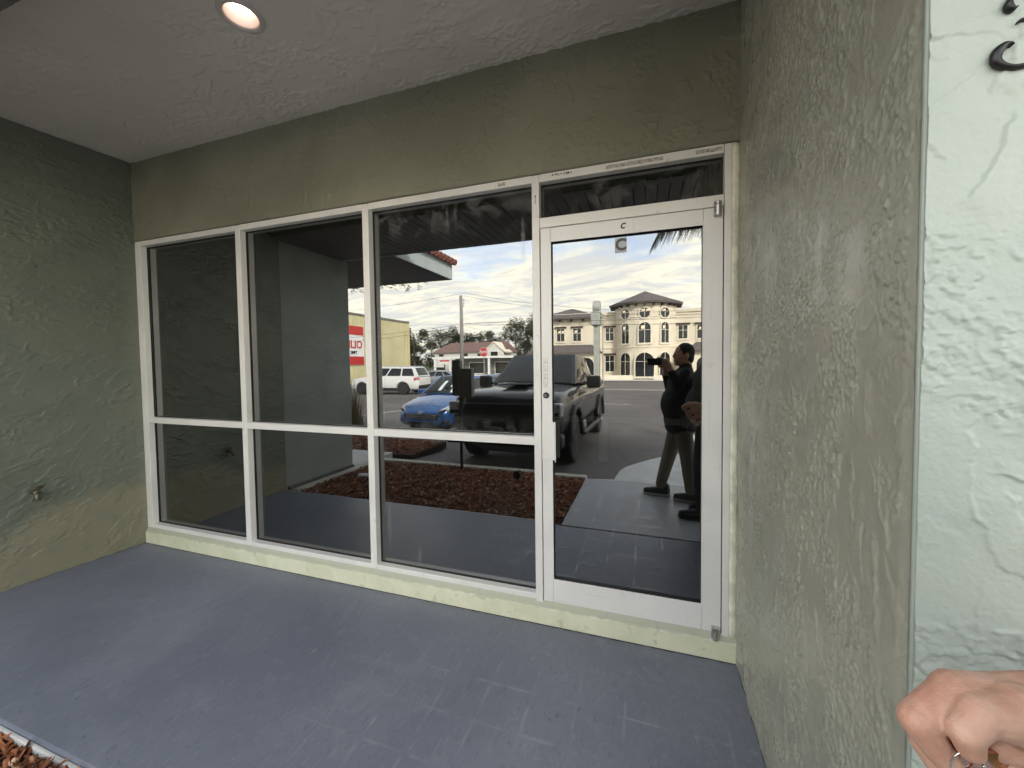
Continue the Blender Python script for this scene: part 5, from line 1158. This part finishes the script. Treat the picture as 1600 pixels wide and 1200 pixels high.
def fingers_fist(c, d, r=.011):
    """segments of four fingers curled round a thing, plus thumb; c palm centre, d = basis (along, across, up)"""
    A, B_, U_ = d; out_ = []
    for i, (o_, l) in enumerate(((-.030, .040), (-.010, .046), (.010, .043), (.029, .034))):
        p0 = c + B_ * o_ + A * .035; p1 = p0 + A * l * .9 + U_ * -.006; p2 = p1 + A * .006 - U_ * .030; p3 = p2 - A * .022 - U_ * .008
        out_ += [(p0, p1, r, r * .92), (p1, p2, r * .92, r * .85), (p2, p3, r * .85, r * .75)]
    t0 = c - B_ * .035 + A * .0; t1 = t0 - B_ * .025 + A * .03 - U_ * .01; t2 = t1 + A * .030 + B_ * .006 - U_ * .006
    return out_ + [(t0, t1, .016, .013), (t1, t2, .013, .0105)]

# photographer
ph = thing('person', 'man in a long black shirt and khaki trousers taking a picture with his phone', 'person', (0, 0, 0), 0, None)
V = Vector
head(ph, (.925, -2.30, 1.545), R(-14), M_HAIR)
blob('trousers', [((.90, -2.36, .88), (.80, -2.38, .50), .105, .075), ((.80, -2.38, .50), (.700, -2.34, .13), .078, .058), ((.90, -2.21, .88), (.955, -2.21, .48), .105, .074), ((.955, -2.21, .48), (.99, -2.20, .13), .075, .058)], .011, M_TAN, ph, [((.91, -2.29, .92), .15, (1.05, 1.15, .8))], 4)
blob('shirt', [((.90, -2.43, 1.345), (.80, -2.44, 1.16), .062, .052), ((.80, -2.44, 1.16), (.755, -2.31, 1.33), .052, .046), ((.93, -2.14, 1.355), (.855, -2.07, 1.22), .062, .052), ((.855, -2.07, 1.22), (.795, -2.06, 1.36), .050, .044),
     ((.94, -2.29, 1.36), (.945, -2.29, 1.42), .085, .062)], .011, M_SHIRTB, ph, [((.92, -2.29, 1.22), .19, (.86, 1.08, 1.0)), ((.885, -2.29, 1.02), .20, (.97, .98, 1.15)), ((.893, -2.29, .86), .18, (.95, 1.05, .9)), ((.898, -2.29, .78), .165, (1.0, 1.12, .55))], 6)
# arms: bare forearms and hands round the right end of the phone
A_, B2, U2 = V((-.95, -.30, .0)), V((-.05, .12, .99)).normalized(), V((.28, -.95, 0))
blob('hand', [((.795, -2.06, 1.36), (.765, -2.075, 1.445), .036, .029), ((.765, -2.075, 1.445), (.745, -2.08, 1.475), .03, .036)] + fingers_fist(V((.745, -2.08, 1.478)), (V((-1, 0, .05)).normalized(), V((0, .25, .97)).normalized(), V((0, 1, -.2)).normalized())), .0045, M_SKIN, ph, smooth=3)
blob('hand', [((.755, -2.31, 1.33), (.745, -2.17, 1.445), .036, .029), ((.745, -2.17, 1.445), (.735, -2.135, 1.465), .03, .036)] + fingers_fist(V((.735, -2.135, 1.468)), (V((-1, .1, .05)).normalized(), V((0, .25, .97)).normalized(), V((0, .6, -.4)).normalized())), .0045, M_SKIN, ph, smooth=3)
shoe(ph, .695, -2.345, 0, R(4), M_SHOEG, M_SOLE); shoe(ph, 1.00, -2.205, 0, R(12), M_SHOEG, M_SOLE)
pm = Matrix(((_r.x, _u.x, -_f.x, 0), (_r.y, _u.y, -_f.y, 0), (_r.z, _u.z, -_f.z, 0), (0, 0, 0, 1)))
fo = thing('phone', 'dark smartphone held sideways by the photographer', 'phone', (0, 0, 0))
def pbox(name, x0, y0, z0, x1, y1, z1, mat, bev):
    b = MB(); b.box(x0, y0, z0, x1, y1, z1); o = b.build(name, mat, fo, bevel=bev); o.data.transform(Matrix.Translation((.571, -2.0723, 1.4927)) @ pm); return o
pbox('case', -.018, -.052, .006, .132, .022, .016, M_BLACK, .004)
pbox('camera_bump', -.014, -.028, .002, .020, .018, .0058, M_BLACK, .001)

# second person, hand with keys reaching into view
p2 = thing('person', 'person in grey tweed shirt and black trousers standing by the pillar holding keys', 'person', (0, 0, 0))
head(p2, (1.16, -1.90, 1.60), R(-10), M_HAIR)
blob('trousers', [((1.12, -1.98, .92), (1.10, -1.98, .50), .10, .075), ((1.10, -1.98, .50), (1.13, -1.98, .12), .075, .056), ((1.10, -1.80, .92), (1.04, -1.79, .50), .105, .078), ((1.04, -1.79, .50), (1.05, -1.77, .12), .078, .058)], .011, M_TRB, p2, [((1.11, -1.89, .95), .15, (1, 1.1, .75))], 4)
blob('shirt', [((1.14, -2.08, 1.42), (1.17, -2.12, 1.16), .062, .05), ((1.13, -1.72, 1.42), (1.17, -1.66, 1.17), .066, .052), ((1.15, -1.90, 1.42), (1.155, -1.90, 1.49), .085, .064)], .011, M_SHIRTG, p2,
     [((1.13, -1.90, 1.28), .19, (.85, 1.06, 1.0)), ((1.09, -1.90, 1.06), .19, (.98, 1.0, 1.15))], 6)
shoe(p2, 1.02, -1.755, 0, R(3), M_SHOEB, M_SHOEB); shoe(p2, 1.13, -1.98, 0, R(-6), M_SHOEB, M_SHOEB)
# the hand: local frame x = to the fingertips' right, y = up, z = away; metres
HO = V((.571, -2.0723, 1.4927)) + (_f + _r * ((1500 - 819.4) / 600) - _u * ((1120 - 586.9) / 600)) * .43
HM = Matrix(((_r.x, _u.x, _f.x, HO.x), (_r.y, _u.y, _f.y, HO.y), (_r.z, _u.z, _f.z, HO.z), (0, 0, 0, 1)))
def hp(px, py, dz): k_ = (.43 + dz) / 600; return V(((px - 819.4) * k_ - 680.6 * .000717, (586.9 - py) * k_ + 533.1 * .000717, dz))
def hs_(a, b_, r0, r1): return (hp(*a), hp(*b_), r0 * .000717, r1 * .000717)
hand = blob('hand', [
    hs_((1990, 1190, .03), (1760, 1150, .015), 64, 50), hs_((1760, 1150, .015), (1655, 1128, .006), 48, 56),
    hs_((1655, 1122, .006), (1570, 1104, .008), 62, 46), hs_((1570, 1106, .008), (1496, 1086, .012), 46, 35), hs_((1640, 1150, .018), (1530, 1135, .026), 60, 40),
    hs_((1496, 1086, .012), (1434, 1126, .010), 33, 26), hs_((1434, 1126, .010), (1464, 1170, .004), 26, 21.5), hs_((1464, 1170, .004), (1492, 1204, -.001), 21, 17),   # index
    hs_((1512, 1118, .034), (1448, 1160, .036), 32, 24), hs_((1448, 1160, .036), (1474, 1204, .028), 24, 20), hs_((1474, 1204, .028), (1505, 1228, .020), 20, 16),
    hs_((1530, 1160, .052), (1474, 1195, .052), 30, 23), hs_((1474, 1195, .052), (1500, 1235, .042), 23, 19), hs_((1500, 1235, .042), (1530, 1248, .032), 18, 15),
    hs_((1555, 1200, .062), (1510, 1228, .062), 26, 20), hs_((1510, 1228, .062), (1530, 1256, .052), 20, 16),
    hs_((1660, 1140, -.004), (1590, 1118, -.010), 56, 44), hs_((1590, 1116, -.008), (1528, 1116, -.012), 42, 28), hs_((1528, 1116, -.012), (1508, 1142, -.017), 28.5, 23.5), hs_((1508, 1142, -.017), (1516, 1170, -.018), 23.5, 17.5), hs_((1610, 1160, -.008), (1560, 1165, -.002), 38, 22),   # thumb
    hs_((1640, 1215, .01), (1580, 1190, .004), 44, 34)], .0016, M_SKIN, p2, smooth=5, M_=HM)
b = MB(); q = [HM @ hp(*c) for c in ((1990, 1190, .03),)]
blob('forearm', [(HM @ hp(1950, 1185, .03), V((1.17, -1.66, 1.17)), .040, .046)], .008, M_SKIN, p2, smooth=3)
M_AMB = NT('amber_plastic'); _b = M_AMB.bsdf(M_AMB.mix(M_AMB.mr(M_AMB.noise(M_AMB.co(), 60, 4, 1.), .4, .6), (.20, .045, .015), (.34, .09, .03)), .08, 0, None, .9, 1.); M_AMB = M_AMB.m
ky = thing('key_ring', 'amber plastic key fob and keys pinched between thumb and finger', 'keys')
def kb(name, segs, mat): b = MB(); [b.tube([tuple(HM @ hp(*p)) for p in P], r_, 10) for P, r_ in segs]; return b.build(name, mat, ky, smooth=True)
b = MB(); P0 = [(1494, 1152, -.010), (1520, 1168, -.012), (1600, 1186, -.012), (1650, 1202, -.010), (1640, 1240, -.002), (1560, 1230, -.002), (1500, 1200, -.002)]
b.loft([[tuple(HM @ (hp(*p) + V((0, 0, d)))) for p in P0] for d in (0, .008)]); b.build('fob', M_AMB, ky, bevel=.002, seg=3)
kb('ring', [([(1512 + 26 * math.cos(a), 1196 + 22 * math.sin(a), -.012 + .006 * math.sin(a)) for a in [2 * math.pi * k / 20 for k in range(21)]], .0011)], M_CHR)
for dx in (-8, 10, 26):
    b = MB(); c0 = hp(1515 + dx, 1222, -.008); b.add([tuple(HM @ (c0 + V(v))) for v in ((-.011, 0, 0), (.011, 0, 0), (.011, -.022, 0), (.0045, -.026, 0), (.0045, -.055, 0), (-.0035, -.055, 0), (-.0035, -.026, 0), (-.011, -.022, 0))] + [tuple(HM @ (c0 + V(v))) for v in ((-.011, 0, .002), (.011, 0, .002), (.011, -.022, .002), (.0045, -.026, .002), (.0045, -.055, .002), (-.0035, -.055, .002), (-.0035, -.026, .002), (-.011, -.022, .002))],
        [tuple(range(8)), tuple(range(15, 7, -1))] + [(i, (i + 1) % 8, 8 + (i + 1) % 8, 8 + i) for i in range(8)]); b.build('key', M_CHROME, ky)
